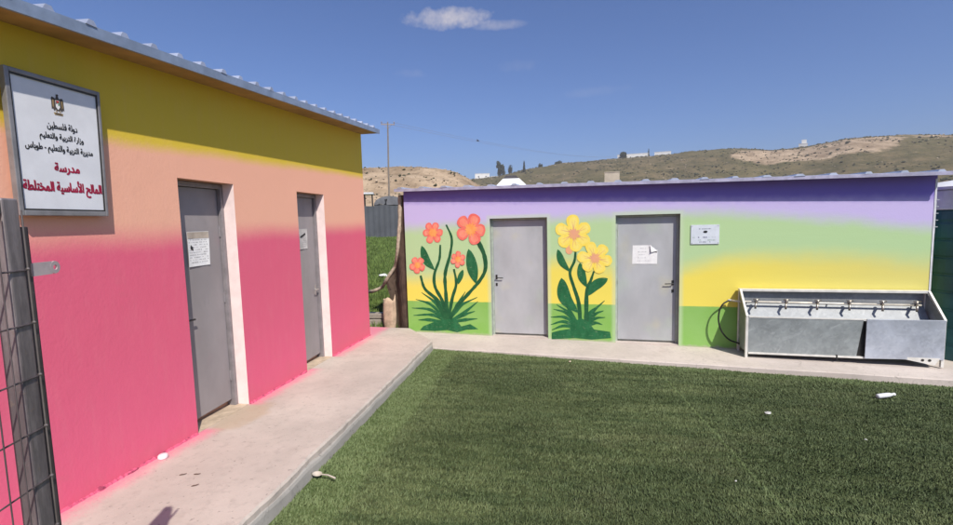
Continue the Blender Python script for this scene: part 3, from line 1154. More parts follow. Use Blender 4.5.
for (u0, u1, v0, v1) in ((g0, g0 + 0.012, h0, h1), (g1 - 0.01, g1, h0, h1), (g0 + 0.012, g1 - 0.01, h0, h0 + 0.012), (g0 + 0.012, g1 - 0.01, h1 - 0.012, h1)):
    mb.hexa([sg(u0, v0, 0.052), sg(u0, v0, 0.060), sg(u1, v0, 0.060), sg(u1, v0, 0.052), sg(u0, v1, 0.052), sg(u0, v1, 0.060), sg(u1, v1, 0.060), sg(u1, v1, 0.052)])
mb.build('gasket', M_DARK, SIGN, SO)
for (u, v) in ((0.1, 0.15), (0.9, 0.15), (0.1, 0.85), (0.9, 0.85)):
    mb = MB()
    p = sg(u, v, 0)
    mb.box((0.001, p[1] - 0.02, p[2] - 0.02), (0.03, p[1] + 0.02, p[2] + 0.02))
    mb.build('wall_bracket', M_DARK, SIGN, SO)
for body, cy, cz, w, h, bold, mat in (
        ('دولة فلسطين', 2.512, 2.268, 0.180, 0.052, 0.0013, M_BLACKINK),
        ('وزارة التربية والتعليم', 2.505, 2.200, 0.262, 0.052, 0.0013, M_BLACKINK),
        ('مديرية التربية والتعليم - طوباس', 2.490, 2.128, 0.400, 0.056, 0.0013, M_BLACKINK),
        ('مدرسة', 2.515, 2.015, 0.150, 0.066, 0.0030, M_REDINK),
        ('المالح الأساسية المختلطة', 2.492, 1.895, 0.470, 0.098, 0.0030, M_REDINK)):
    vs, fs = text_mesh(arabic(body), w, h, 0.0, mat, 'lettering')
    mb = MB()
    # the strokes are thickened by laying shifted coats over each other
    for q, (sy, sz) in enumerate(((0, 0), (1, 0.4), (-1, -0.4), (0.5, -1), (-0.5, 1), (1, -0.7), (-1, 0.7))):
        k0 = len(mb.v)
        mb.v += [(0.0532 + 0.0001 * q, cy + v[0] + sy * bold, cz + v[1] + sz * bold) for v in vs]
        mb.f += [tuple(k0 + i for i in f_) for f_ in fs]
        mb.mi += [0] * len(fs)
    mb.build('lettering', mat, SIGN, SO)
# eagle emblem: wings, body, shield and scroll
mb = MB()
ec = (2.497, 2.405)


def em(pts, mi, x):
    mb.face([(x, ec[0] + p[0], ec[1] + p[1]) for p in pts], mi)


for sx in (-1, 1):
    em([(sx * 0.006, 0.02), (sx * 0.014, 0.034), (sx * 0.030, 0.040), (sx * 0.036, 0.030), (sx * 0.037, -0.036), (sx * 0.030, -0.030), (sx * 0.022, -0.044), (sx * 0.012, -0.03)][::sx], 0, 0.0532)
    em([(sx * 0.022, 0.02), (sx * 0.029, 0.024), (sx * 0.030, -0.016), (sx * 0.025, -0.024)][::sx], 1, 0.0536)
em([(-0.007, 0.056), (0.004, 0.060), (0.010, 0.054), (0.006, 0.048), (0.011, 0.03), (0.012, -0.04), (-0.012, -0.04), (-0.011, 0.03), (-0.006, 0.046)][::-1], 0, 0.0535)
em([(-0.012, 0.022), (-0.012, -0.018), (0, -0.034), (0.012, -0.018), (0.012, 0.022)], 2, 0.0539)
em([(-0.010, 0.020), (-0.010, 0.000), (-0.003, 0.000), (-0.003, 0.020)], 0, 0.0542)
em([(0.003, 0.020), (0.003, -0.010), (0.010, -0.006), (0.010, 0.020)][::-1], 4, 0.0542)
em([(-0.010, 0.020), (0.010, 0.020), (0, 0.004)][::-1], 3, 0.0545)
em([(-0.028, -0.052), (0.028, -0.052), (0.024, -0.066), (-0.024, -0.066)][::-1], 1, 0.0535)
em([(-0.020, -0.055), (0.020, -0.055), (0.018, -0.062), (-0.018, -0.062)][::-1], 0, 0.0539)
em([(-0.016, -0.040), (-0.006, -0.040), (-0.010, -0.052)], 1, 0.0538)
em([(0.006, -0.040), (0.016, -0.040), (0.010, -0.052)], 1, 0.0538)
mb.build('emblem', [plain('emblem_dark', (0.085, 0.07, 0.06), 0.6, bump=0), plain('emblem_gold', (0.35, 0.24, 0.10), 0.5, bump=0), M_PAPER, plain('emblem_red', (0.5, 0.02, 0.02), 0.6, bump=0), plain('emblem_green', (0.02, 0.16, 0.05), 0.6, bump=0)], SIGN, SO)

# ------------------------------------------------------------------ the rainbow building
RB = thing('rainbow_building', 'long low building painted purple, green and yellow with flower murals', 'building', (BX, BY, BZ), BTH)
DOORS_B = [(1.608, 2.613), (3.734, 4.72)]
BE, BTOP = 8.05, 2.078


def roof_zb(s):
    return 2.608 - 0.0131 * s


def roof_ob(s):
    return 0.125 + 0.0135 * max(0, s)


# local frame: x along the front, -y towards the yard, z up
mb = MB()
ux = [0.0, DOORS_B[0][0], DOORS_B[0][1], DOORS_B[1][0], DOORS_B[1][1], BE]
for i in range(5):
    a, b = ux[i], ux[i + 1]
    if i in (0, 2, 4):
        mb.face([(a, 0, -0.5), (b, 0, -0.5), (b, 0, BTOP), (a, 0, BTOP)])
    mb.face([(a, 0, BTOP), (b, 0, BTOP), (b, 0, roof_zb(b) + 0.03), (a, 0, roof_zb(a) + 0.03)])
for a, b in DOORS_B:
    mb.face([(a, 0, -0.5), (a, 0.14, -0.5), (a, 0.14, BTOP), (a, 0, BTOP)][::-1], 1)
    mb.face([(b, 0, -0.5), (b, 0.14, -0.5), (b, 0.14, BTOP), (b, 0, BTOP)], 1)
    mb.face([(a, 0, BTOP), (b, 0, BTOP), (b, 0.14, BTOP), (a, 0.14, BTOP)][::-1], 1)
    mb.face([(a, 0.14, -0.5), (b, 0.14, -0.5), (b, 0.14, BTOP), (a, 0.14, BTOP)], 1)
for pts in (((0, 0), (0, 4)), ((0, 4), (BE, 4)), ((BE, 4), (BE, 0))):
    (a, c), (b, d) = pts
    mb.face([(a, c, -0.5), (b, d, -0.5), (b, d, roof_zb(b) + 0.03), (a, c, roof_zb(a) + 0.03)][::-1], 2 if a == b == 0 else 0)
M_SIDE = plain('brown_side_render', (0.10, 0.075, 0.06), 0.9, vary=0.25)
BWALL = mb.build('wall', [M_BWALL, plain('grey_green_reveal', (0.33, 0.36, 0.31), 0.8), M_SIDE], RB)

for i, (a, b) in enumerate(DOORS_B):
    zf = SLAB_SLOPE * (a + b) / 2
    fr = MB()
    fr.box((a + 0.002, 0.098, zf - 0.05), (a + 0.036, 0.138, BTOP - 0.002))
    fr.box((b - 0.036, 0.098, zf - 0.05), (b - 0.002, 0.138, BTOP - 0.002))
    fr.box((a + 0.036, 0.098, BTOP - 0.038), (b - 0.036, 0.138, BTOP - 0.002))
    fr.build('door_frame', M_FRAME_B, RB, bevel=0.003)
    lf = MB()
    lf.box((a + 0.038, 0.104, zf + 0.045), (b - 0.038, 0.132, BTOP - 0.042))
    door = lf.build('door', M_DOOR_B, RB, bevel=0.004)
    th = MB()
    th.box((a + 0.004, 0.006, zf - 0.12), (b - 0.004, 0.137, zf + 0.012))
    th.build('threshold', M_SLAB, RB)
    h = MB()
    hx = a + 0.085 if i == 0 else b - 0.085
    dr = 1 if i == 0 else -1
    hz = 1.025 if i == 0 else 0.945
    h.box((hx - 0.016, 0.097, hz - 0.03), (hx + 0.016, 0.104, hz + 0.05))
    ks = MB()
    ks.box((hx - 0.016, 0.097, hz - 0.15), (hx + 0.016, 0.104, hz - 0.10))
    ks.build('keyhole_plate', M_DARK, door)
    h.tube([(hx, 0.100, hz), (hx, 0.066, hz)], 0.008, 8)
    h.tube([(hx - dr * 0.008, 0.066, hz), (hx + dr * 0.06, 0.064, hz - 0.003), (hx + dr * 0.125, 0.067, hz - 0.006)], 0.008, 8)
    h.build('handle', M_DARK, door)
    for zz in (0.25, 1.05, 1.85):
        hg = MB()
        xx = b - 0.038 if i == 0 else a + 0.038
        hg.tube([(xx, 0.100, zf + zz - 0.05), (xx, 0.100, zf + zz + 0.05)], 0.009, 8)
        hg.build('hinge', M_FRAME_B, door)

mb = MB()
ss = np.linspace(-0.13, 8.16, 30)
for a, b in zip(ss, ss[1:]):
    za, zb, oa, ob = roof_zb(a), roof_zb(b), -roof_ob(a) + 0.004, -roof_ob(b) + 0.004
    mb.hexa([(a, oa, za + 0.038), (b, ob, zb + 0.038), (b, 4.15, zb + 0.12), (a, 4.15, za + 0.12),
             (a, oa, za + 0.05), (b, ob, zb + 0.05), (b, 4.15, zb + 0.132), (a, 4.15, za + 0.132)])
s = -0.02
while s < 8.1:
    z, o = roof_zb(s) + 0.05, -roof_ob(s) - random.uniform(-0.006, 0.012)
    w = random.uniform(0.05, 0.075)
    mb.prism([(-w, -0.004), (w, -0.004), (w * 0.5, 0.028), (-w * 0.5, 0.028)],
             lambda u, v, k, s=s, o=o, z=z: (s + u, o if k == 0 else 4.15, z + v + (0 if k == 0 else 0.082)))
    s += 0.42
mb.build('roof', M_ROOF, RB)
mb = MB()
for a, b in zip(ss, ss[1:]):
    za, zb, oa, ob = roof_zb(a), roof_zb(b), -roof_ob(a), -roof_ob(b)
    mb.hexa([(a, oa, za), (b, ob, zb), (b, ob + 0.02, zb), (a, oa + 0.02, za),
             (a, oa - 0.004, za + 0.046), (b, ob - 0.004, zb + 0.046), (b, ob + 0.02, zb + 0.034), (a, oa + 0.02, za + 0.034)])
mb.build('fascia', M_LILAC, RB)

# ---- flower murals painted on the wall
M1_FLOWERS = [[[0.548,1.851],0.193],[[1.264,1.901],0.273],[[0.228,1.258],0.153],[[1.013,1.363],0.142]]
M1_STEMS = [[[0.683,1.631],[0.656,1.365],[0.552,1.096],[0.556,0.856],[0.691,0.587],[0.762,0.257]],[[0.807,1.992],[0.903,1.745],[0.863,1.452],[0.758,1.097],[0.759,0.739],[0.781,0.257]],[[0.278,1.065],[0.352,0.824],[0.567,0.615],[0.737,0.256]],[[0.928,1.187],[0.963,0.92],[0.88,0.651],[0.793,0.258]],[[1.378,1.709],[1.496,1.448],[1.513,1.187],[1.407,0.983],[1.221,0.775],[0.968,0.503],[0.812,0.258]]]
M1_LEAVES = [[[0.319,1.617],[0.391,1.348],[0.555,1.168]],[[1.212,1.549],[1.263,1.187],[1.334,0.924]],[[1.099,1.175],[1.034,1.039],[0.999,0.909]]]
M1_BLADES = [[[0.772,0.196],[0.463,0.37],[0.08,0.453]],[[0.772,0.196],[0.479,0.462],[0.164,0.62]],[[0.772,0.196],[0.562,0.494],[0.285,0.75]],[[0.772,0.196],[0.491,0.279],[0.107,0.312]],[[0.772,0.196],[0.626,0.526],[0.445,0.764]],[[0.772,0.196],[0.968,0.473],[1.13,0.774]],[[0.772,0.196],[0.998,0.444],[1.351,0.677]],[[0.772,0.196],[1.118,0.357],[1.361,0.6]],[[0.772,0.196],[1.085,0.296],[1.302,0.421]],[[0.772,0.196],[1.113,0.207],[1.341,0.285]],[[0.772,0.196],[0.424,0.186],[0.2,0.228]],[[0.772,0.196],[0.965,0.383],[1.155,0.596]]]
M1_BASE = [[0.293,0.108],[0.552,0.214],[0.651,0.314],[0.809,0.367],[0.963,0.323],[1.034,0.235],[1.205,0.18],[1.354,0.095],[1.14,0.076],[0.954,0.021],[0.768,0.056],[0.514,0.029],[0.225,0.037]]
M2_FLOWERS = [[[3.061,1.785],0.315],[[3.408,1.368],0.288]]
M2_BUD = [[2.98,1.515],0.06]
M2_STEMS = [[[3.091,1.559],[3.068,1.333],[2.991,1.129],[3.056,0.877],[3.134,0.603],[3.163,0.188]],[[3.386,1.153],[3.334,0.994],[3.268,0.789],[3.261,0.191]]]
M2_LEAVES = [[[2.788,1.526],[2.849,1.311],[2.991,1.142]],[[3.155,1.297],[3.181,1.061],[3.268,0.88]],[[3.61,1.032],[3.408,0.927],[3.285,0.734]],[[2.847,1.036],[2.889,0.691],[3.12,0.441]]]
M2_BLADES = [[[3.172,0.142],[2.941,0.367],[2.706,0.492]],[[3.172,0.142],[2.918,0.296],[2.659,0.35]],[[3.172,0.142],[2.894,0.226],[2.657,0.218]],[[3.172,0.142],[3.363,0.402],[3.559,0.657]],[[3.172,0.142],[3.385,0.356],[3.542,0.484]],[[3.172,0.142],[3.385,0.287],[3.568,0.371]],[[3.172,0.142],[3.384,0.218],[3.524,0.246]],[[3.172,0.142],[2.986,0.415],[2.862,0.644]],[[3.172,0.142],[2.986,0.368],[2.761,0.572]],[[3.172,0.142],[3.306,0.377],[3.451,0.564]],[[3.172,0.142],[2.894,0.155],[2.675,0.124]]]
M2_BASE = [[2.674,0.077],[2.803,0.119],[2.984,0.158],[3.052,0.277],[3.164,0.35],[3.297,0.285],[3.384,0.158],[3.646,0.126],[3.663,0.021],[3.34,-0.019],[3.073,-0.002],[2.673,-0.037]]
M1_BASE = [[x, z - 0.10 if 0.6 < x < 1.1 and z > 0.2 else z] for x, z in M1_BASE]
def brushed(name, col, col2, wall=0.26):
    k = NT(name, 0.75, spec=0.25)
    a = k.noise(9, 6, 0.7, (1, 1, 0.45))
    b = k.noise(30, 5, 0.7, (0.5, 1, 1.6))
    c = k.mix(k.step(a, 0.3, 0.7), col, col2)
    c = k.mix(k.math('MULTIPLY', k.step(b, 0.55, 0.72), wall), c, (0.55, 0.58, 0.35))
    d = k.noise(16, 6, 0.75, (1, 1, 0.25), (3, 1, 7))
    c = k.mix(k.math('MULTIPLY', k.step(d, 0.58, 0.68), wall), c, tuple(v * 0.55 for v in col))
    k.color(c)
    k.bump(k.noise(45, 4, 0.6), 0.22, 0.006)
    return k.m


M_LEAF = brushed('mural_leaf_green', (0.010, 0.095, 0.032), (0.022, 0.150, 0.055))
M_STEM = brushed('mural_stem_green', (0.008, 0.070, 0.026), (0.018, 0.110, 0.038), 0.1)
M_CORAL = brushed('mural_coral', (0.76, 0.13, 0.10), (0.80, 0.20, 0.15))
M_CORAL2 = brushed('mural_coral_light', (0.80, 0.20, 0.14), (0.84, 0.30, 0.20))
M_ORANGE = brushed('mural_orange', (0.82, 0.26, 0.06), (0.86, 0.40, 0.12), 0.08)
M_SUNNY = brushed('mural_flower_yellow', (0.86, 0.64, 0.08), (0.86, 0.70, 0.14))
M_SUNNY2 = brushed('mural_flower_pale', (0.85, 0.66, 0.11), (0.86, 0.73, 0.20))
M_PEACH = brushed('mural_flower_heart', (0.78, 0.40, 0.16), (0.72, 0.34, 0.22), 0.08)


class Paint(MB):
    d = 0.0016

    def poly(self, pts, mi):
        Paint.d += 0.00012
        q = [Vector((p[0] + 0.006 * noise.noise(Vector((p[0] * 40, p[1] * 40, 2))), p[1] + 0.006 * noise.noise(Vector((p[0] * 40, p[1] * 40, 6))))) for p in pts]
        area = sum(a.x * b.y - b.x * a.y for a, b in zip(q, q[1:] + q[:1]))
        if area < 0:
            q = q[::-1]
        self.face([(p.x, -Paint.d, p.y) for p in q], mi)

    def ribbon(self, pts, w0, w1, mi, wm=None):
        P = smooth_path(pts, 7)
        n = len(P)
        Paint.d += 0.00012
        L, R = [], []
        for i, p in enumerate(P):
            t = (P[min(i + 1, n - 1)] - P[max(i - 1, 0)]).normalized()
            nn = Vector((-t.y, t.x))
            u = i / (n - 1)
            w = lerp(w0, w1, u) if wm is None else (lerp(w0, wm, u * 2) if u < .5 else lerp(wm, w1, u * 2 - 1))
            w *= 1 + 0.25 * noise.noise(Vector((p.x * 14, p.y * 14, 1)))
            L.append(p + nn * w)
            R.append(p - nn * w)
        for i in range(n - 1):
            a = [L[i], L[i + 1], R[i + 1], R[i]]
            ar = sum(p.x * q.y - q.x * p.y for p, q in zip(a, a[1:] + a[:1]))
            if ar < 0:
                a = a[::-1]
            self.face([(p.x, -Paint.d, p.y) for p in a], mi)

    def leaf(self, pts, w, mi):
        P = smooth_path(pts, 8)
        n = len(P)
        L, R = [], []
        for i, p in enumerate(P):
            t = (P[min(i + 1, n - 1)] - P[max(i - 1, 0)]).normalized()
            nn = Vector((-t.y, t.x))
            u = i / (n - 1)
            k = w * (math.sin(math.pi * u ** 0.85) ** 0.8 if 0 < u < 1 else 0.02)
            L.append(p + nn * k)
            R.append(p - nn * k * 0.75)
        Paint.d += 0.00012
        for i in range(n - 1):
            a = [L[i], L[i + 1], R[i + 1], R[i]]
            ar = sum(p.x * q.y - q.x * p.y for p, q in zip(a, a[1:] + a[:1]))
            if ar < 0:
                a = a[::-1]
            self.face([(p.x, -Paint.d, p.y) for p in a], mi)

    def petal(self, c, ang, r0, r1, w, mi, rg):
        pts = []
        for k in range(18):
            t = 2 * math.pi * k / 18
            rad = (r0 + r1) / 2 + (r1 - r0) / 2 * math.cos(t)
            wid = w * math.sin(t) * (1 + 0.3 * math.cos(t)) * (1 + rg.uniform(-.07, .07))
            pts.append((c[0] + rad * math.cos(ang) - wid * math.sin(ang), c[1] + rad * math.sin(ang) + wid * math.cos(ang)))
        self.poly(pts, mi)

    def flower(self, c, R, n, a0, m0, m1, mc, rg, heart=0.33):
        for k in range(n):
            a = a0 + 2 * math.pi * k / n + rg.uniform(-.12, .12)
            rr = R * rg.uniform(0.92, 1.06)
            w = R * 1.28 * math.pi / n / 2.1
            self.petal(c, a, R * 0.12, rr, w, m0, rg)
            self.petal(c, a, R * 0.30, rr * 0.86, w * 0.62, m1, rg)
        for k in range(n):
            a = a0 + 2 * math.pi * k / n
            for q in (-0.14, 0.14):
                a2, rr = a + q + rg.uniform(-.05, .05), R * rg.uniform(0.55, 0.78)
                p0 = (c[0] + R * 0.2 * math.cos(a), c[1] + R * 0.2 * math.sin(a))
                p1 = (c[0] + rr * 0.6 * math.cos(a2 - q * .3), c[1] + rr * 0.6 * math.sin(a2 - q * .3))
                p2 = (c[0] + rr * math.cos(a2), c[1] + rr * math.sin(a2))
                self.ribbon([p0, p1, p2], R * 0.018, R * 0.006, mc)
        pts = []
        for k in range(26):
            t = 2 * math.pi * k / 26
            r = R * heart * (1.0 + (0.32 if k % 2 else -0.22) * rg.uniform(0.5, 1.2))
            pts.append((c[0] + r * math.cos(t), c[1] + r * math.sin(t)))
        self.poly(pts, mc)


rg = random.Random(12)
mb = Paint()
for p in M1_BLADES:
    mb.ribbon([p[0], (p[1][0], p[1][1] + 0.05), p[2]], 0.020, 0.005, 0, 0.030)
for p, w in zip(M1_STEMS, ((0.016, 0.034), (0.014, 0.034), (0.022, 0.034), (0.018, 0.032), (0.042, 0.034))):
    mb.ribbon(p, w[0], w[1], 1, 0.029)
for p, w in zip(M1_LEAVES, (0.088, 0.115, 0.055)):
    mb.leaf(p, w, 0)
mb.poly(M1_BASE, 0)
for i, (p, n) in enumerate(zip(M1_FLOWERS, (6, 5, 5, 6))):
    mb.flower(p[0], p[1] * 1.03, n, 1.15 + i * 0.45 if i != 1 else 1.2, 2, 3, 4, rg, 0.36)
tag(mb.build('flower_mural', [M_LEAF, M_STEM, M_CORAL, M_CORAL2, M_ORANGE], BWALL), 'four coral red flowers with long curling stems')
Paint.d = 0.0016
mb = Paint()
for p in M2_BLADES:
    mb.ribbon([p[0], (p[1][0], p[1][1] + 0.05), p[2]], 0.024, 0.005, 0, 0.028)
for p, w in zip(M2_STEMS, ((0.016, 0.034), (0.014, 0.040))):
    mb.ribbon(p, w[0], w[1], 1, 0.026)
for p, w in zip(M2_LEAVES, (0.07, 0.08, 0.095, 0.125)):
    mb.leaf(p, w, 0)
mb.poly(M2_BASE, 0)
mb.poly([(M2_BUD[0][0] + M2_BUD[1] * math.cos(t), M2_BUD[0][1] + 1.3 * M2_BUD[1] * math.sin(t)) for t in np.linspace(0, 6.28, 14)[:-1]], 4)
for i, p in enumerate(M2_FLOWERS):
    mb.flower(p[0], p[1], 6, 0.55 + i * 0.35, 2, 3, 4, rg, 0.27)
tag(mb.build('flower_mural', [M_LEAF, M_STEM, M_SUNNY, M_SUNNY2, M_PEACH], BWALL), 'two yellow flowers with peach hearts')

# ---- things fixed to the rainbow building, each in the building's frame
def on_back(name, label, cat, s, off, z, group=None):
    p = back(s, off, z)
    return thing(name, label, cat, p, BTH, group)


o = on_back('paper_notice', 'white notice with a curled corner on the grey door between the murals and plaque', 'notice', 4.2, -0.104, 1.42)
mb = MB()
W2, H2 = 0.195, 0.155


def fp(u, v, e=0.0):
    cu = max(0, (u + v - 1.62)) * 0.10
    return ((u - .5) * 2 * W2 + 0.006 * (v - .5), -0.003 - e - 0.003 * math.sin(u * 6) ** 2 - cu, (v - .5) * 2 * H2)


N = 8
for i in range(N):
    for j in range(N):
        if i + j >= 13:
            continue
        mb.face([fp(i / N, j / N), fp((i + 1) / N, j / N), fp((i + 1) / N, (j + 1) / N), fp(i / N, (j + 1) / N)], 0)
mb.face([fp(0.70, 1.0, 0.006), fp(0.74, 0.64, 0.03), fp(1.0, 0.70, 0.006)], 0)
mb.face([fp(0.72, 0.70, 0.0045), fp(0.98, 0.60, 0.0045), fp(0.98, 0.67, 0.0045), fp(0.74, 0.76, 0.0045)], 2)
rg = random.Random(8)
marks(mb, lambda u, v: fp(u, v, 0.0012), [(0.80, 0.87, 0.28, 0.66), (0.62, 0.68, 0.22, 0.64), (0.47, 0.52, 0.25, 0.7), (0.30, 0.37, 0.22, 0.62), (0.15, 0.20, 0.2, 0.8)], rg, 0.8)
mb.build('sheet', [M_PAPER, plain('pale_print', (0.55, 0.54, 0.54), 0.9), M_INK], o)

o = on_back('wall_plaque', 'small white printed plaque on the pale green wall', 'plaque', 5.081, 0.0, 1.742)
mb = MB()
mb.box((-0.205, -0.014, -0.152), (0.205, -0.0075, 0.152))
mb.box((-0.17, -0.0075, -0.12), (0.17, -0.0015, 0.12))


def pq(u, v):
    return ((u - .5) * 0.41, -0.0152, (v - .5) * 0.304)


marks(mb, pq, [(0.76, 0.82, 0.28, 0.72), (0.30, 0.40, 0.25, 0.62), (0.34, 0.36, 0.62, 0.9), (0.08, 0.14, 0.3, 0.85)], rg, 0.75, 1)
marks(mb, pq, [(0.32, 0.38, 0.06, 0.14), (0.18, 0.25, 0.25, 0.36), (0.16, 0.26, 0.6, 0.85)], rg, 0.8, 2)
mb.face([pq(0.43, 0.61), pq(0.47, 0.57), pq(0.55, 0.57), pq(0.58, 0.62), pq(0.58, 0.68), pq(0.52, 0.70), pq(0.45, 0.68)], 3)
mb.build('panel', [plain('plaque_white', (0.62, 0.66, 0.70), 0.4, vary=0.06), plain('blue_grey_print', (0.25, 0.26, 0.33), 0.8), plain('green_grey_print', (0.40, 0.48, 0.45), 0.8), M_BLACKINK], o)
for u, v in ((0.04, 0.06), (0.96, 0.06), (0.04, 0.94), (0.96, 0.94)):
    mb = MB()
    p = pq(u, v)
    mb.tube([(p[0], -0.013, p[2]), (p[0], -0.018, p[2])], 0.006, 8)
    mb.build('screw', M_STEEL, o)

# ------------------------------------------------------------------ wash trough
def mat_galv(name, col, scr=0.5, rough=0.42):
    k = NT(name, rough, 0.55, 0.5)
    a = k.noise(1.8, 6, 0.65)
    sp = k.n('ShaderNodeTexVoronoi')
    sp.inputs['Scale'].default_value = 26
    k.put(sp.inputs['Vector'], k.obj)
    c = k.mix(k.step(a, 0.3, 0.72), tuple(v * 0.78 for v in col), tuple(min(.9, v * 1.12) for v in col))
    bw = k.n('ShaderNodeRGBToBW')
    k.put(bw.inputs[0], sp.outputs['Color'])
    c = k.mix(0.10, c, bw.outputs[0], 'OVERLAY')
    for st, off, rot in (((0.7, 1, 3.5), (0, 0, 0), 0.5), ((4.5, 1, 0.9), (4, 1, 2), -0.45), ((1.2, 1, 1.6), (9, 1, 5), 0.0)):
        mp = k.n('ShaderNodeMapping')
        mp.inputs['Rotation'].default_value = (0, rot, 0)
        k.put(mp.inputs['Vector'], k.obj)
        mp2 = k.n('ShaderNodeMapping')
        mp2.inputs['Scale'].default_value = st
        mp2.inputs['Location'].default_value = off
        k.put(mp2.inputs['Vector'], mp.outputs[0])
        nz = k.n('ShaderNodeTexNoise')
        nz.inputs['Scale'].default_value = 2.6
        nz.inputs['Detail'].default_value = 9
        nz.inputs['Roughness'].default_value = 0.72
        k.put(nz.inputs['Vector'], mp2.outputs[0])
        c = k.mix(k.math('MULTIPLY', k.step(nz.outputs['Fac'], 0.57, 0.68), scr), c, (0.66, 0.68, 0.67))
    k.color(c)
    k.rough(k.math('ADD', rough - 0.12, k.math('MULTIPLY', a, 0.35)))
    k.bump(k.noise(3, 3), 0.2, 0.012)
    return k.m


M_GALV = mat_galv('galvanised_scratched', (0.33, 0.355, 0.345), 0.34, 0.5)
M_GALV2 = mat_galv('galvanised_clean', (0.52, 0.55, 0.60), 0.2, 0.5)
M_GALV3 = mat_galv('galvanised_inner', (0.31, 0.322, 0.326), 0.12, 0.6)
M_RIM = plain('cream_angle_iron', (0.66, 0.64, 0.58), 0.5, 0.1, vary=0.1)
M_CHROME = plain('dull_tap_chrome', (0.45, 0.40, 0.33), 0.35, 0.85, vary=0.2, scale=30, bump=0)

TL, TD = 2.40, 0.42
T_S, T_OFF = 5.575, 0.025
zf0 = SLAB_SLOPE * (T_S + TL / 2)
TR = on_back('wash_trough', 'long galvanised metal wash trough with six taps against the wall', 'wash trough', T_S, T_OFF, zf0)
# local: x along, -y out, z up from the slab
HB, HF, HLOW = 0.975, 0.64, 0.104
mb = MB()
mb.box((0.02, -0.018, HLOW), (TL - 0.02, -0.006, HB - 0.01))
mb.build('back_panel', M_GALV3, TR)
mb = MB()   # sloping inner sheet and basin floor
mb.hexa([(0.022, -TD + .04, 0.30), (TL - 0.022, -TD + .04, 0.30), (TL - 0.022, -TD + .05, 0.308), (0.022, -TD + .05, 0.308),
         (0.022, -0.032, 0.76), (TL - 0.022, -0.032, 0.76), (TL - 0.022, -0.022, 0.77), (0.022, -0.022, 0.77)])
mb.box((0.022, -TD + 0.03, 0.28), (TL - 0.022, -TD + 0.045, 0.30))
mb.build('basin', M_GALV3, TR)
for sx in (0.0, TL - 0.014):
    mb = MB()
    mb.prism([(-0.004, HLOW), (-TD, HLOW), (-TD, HF), (-0.03, HB), (-0.004, HB)], lambda u, v, s, sx=sx: (sx + 0.014 * s, u, v))
    mb.build('side_panel', M_GALV, TR)
mb = MB()
mb.hexa([(0.016, -TD, HLOW + 0.002), (1.40, -TD, HLOW + 0.002), (1.40, -TD + 0.012, HLOW + 0.002), (0.016, -TD + 0.012, HLOW + 0.002),
         (0.016, -TD, HF), (1.47, -TD, HF), (1.47, -TD + 0.012, HF), (0.016, -TD + 0.012, HF)])
mb.build('front_panel', M_GALV, TR)
mb = MB()
mb.hexa([(1.488, -TD - 0.030, HLOW - 0.02), (TL + 0.004, -TD - 0.018, HLOW + 0.0), (TL + 0.004, -TD - 0.004, HLOW), (1.488, -TD - 0.014, HLOW - 0.02),
         (1.490, -TD - 0.034, HF + 0.006), (TL + 0.004, -TD - 0.018, HF + 0.012), (TL + 0.004, -TD - 0.004, HF + 0.012), (1.490, -TD - 0.018, HF + 0.006)])
mb.build('cover_panel', M_GALV2, TR, bevel=0.003)
mb = MB()
mb.box((1.30, -TD + 0.016, HLOW + 0.004), (1.60, -TD + 0.026, HF - 0.03))
mb.build('gap_shade_plate', M_DARK, TR)  # dark plate added so the slanted gap reads as shade
mb = MB()   # bright frame of angle iron
mb.box((-0.012, -0.095, HB - 0.012), (TL + 0.012, -0.002, HB + 0.022))
for x0 in (-0.013, TL - 0.017):
    mb.hexa([(x0, -TD - 0.012, HF - 0.01), (x0 + 0.03, -TD - 0.012, HF - 0.01), (x0 + 0.03, -0.095, HB - 0.03), (x0, -0.095, HB - 0.03),
             (x0, -TD - 0.012, HF + 0.014), (x0 + 0.03, -TD - 0.012, HF + 0.014), (x0 + 0.03, -0.096, HB + 0.02), (x0, -0.096, HB + 0.02)])
mb.box((0.03, -TD - 0.010, HLOW - 0.028), (1.50, -TD + 0.018, HLOW))
mb.box((0.03, -TD - 0.006, HF - 0.018), (1.50, -TD - 0.0015, HF + 0.004))
mb.build('rim_frame', M_RIM, TR, bevel=0.003)
for x0 in (-0.012, TL - 0.022):
    for y0 in (-TD - 0.008, -0.045):
        mb = MB()
        mb.box((x0, y0, 0.0), (x0 + 0.034, y0 + 0.034, HF - 0.012 if y0 < -0.2 else HB - 0.014))
        mb.build('leg', M_RIM, TR, bevel=0.002)
mb = MB()   # bent bracket with two dark discs for the shade of bolt holes at the right foot
mb.hexa([(1.86, -TD - 0.024, 0.118), (2.30, -TD - 0.022, 0.025), (2.30, -TD - 0.010, 0.025), (1.86, -TD - 0.012, 0.118),
         (1.86, -TD - 0.024, 0.128), (2.36, -TD - 0.022, 0.128), (2.36, -TD - 0.010, 0.128), (1.86, -TD - 0.012, 0.128)], 0)
for xx in (2.16, 2.24):
    mb.tube([(xx, -TD - 0.0225, 0.095), (xx, -TD - 0.0285, 0.094)], 0.018, 12, 1)
mb.build('foot_bracket', [M_RIM, M_DARK], TR)
mb = MB()
PZ, PY = 0.800, -0.11
mb.tube([(-0.14, PY + 0.06, PZ + 0.012), (0.0, PY, PZ + 0.006), (TL * 0.5, PY, PZ), (2.30, PY, PZ - 0.006)], 0.016, 10)
for xx in (0.12, 1.2, 2.25):
    mb.tube([(xx, PY, PZ), (xx, -0.018, PZ)], 0.009, 6)
mb.build('supply_pipe', plain('cream_pipe', (0.62, 0.57, 0.47), 0.4, 0.3), TR, smooth=True)
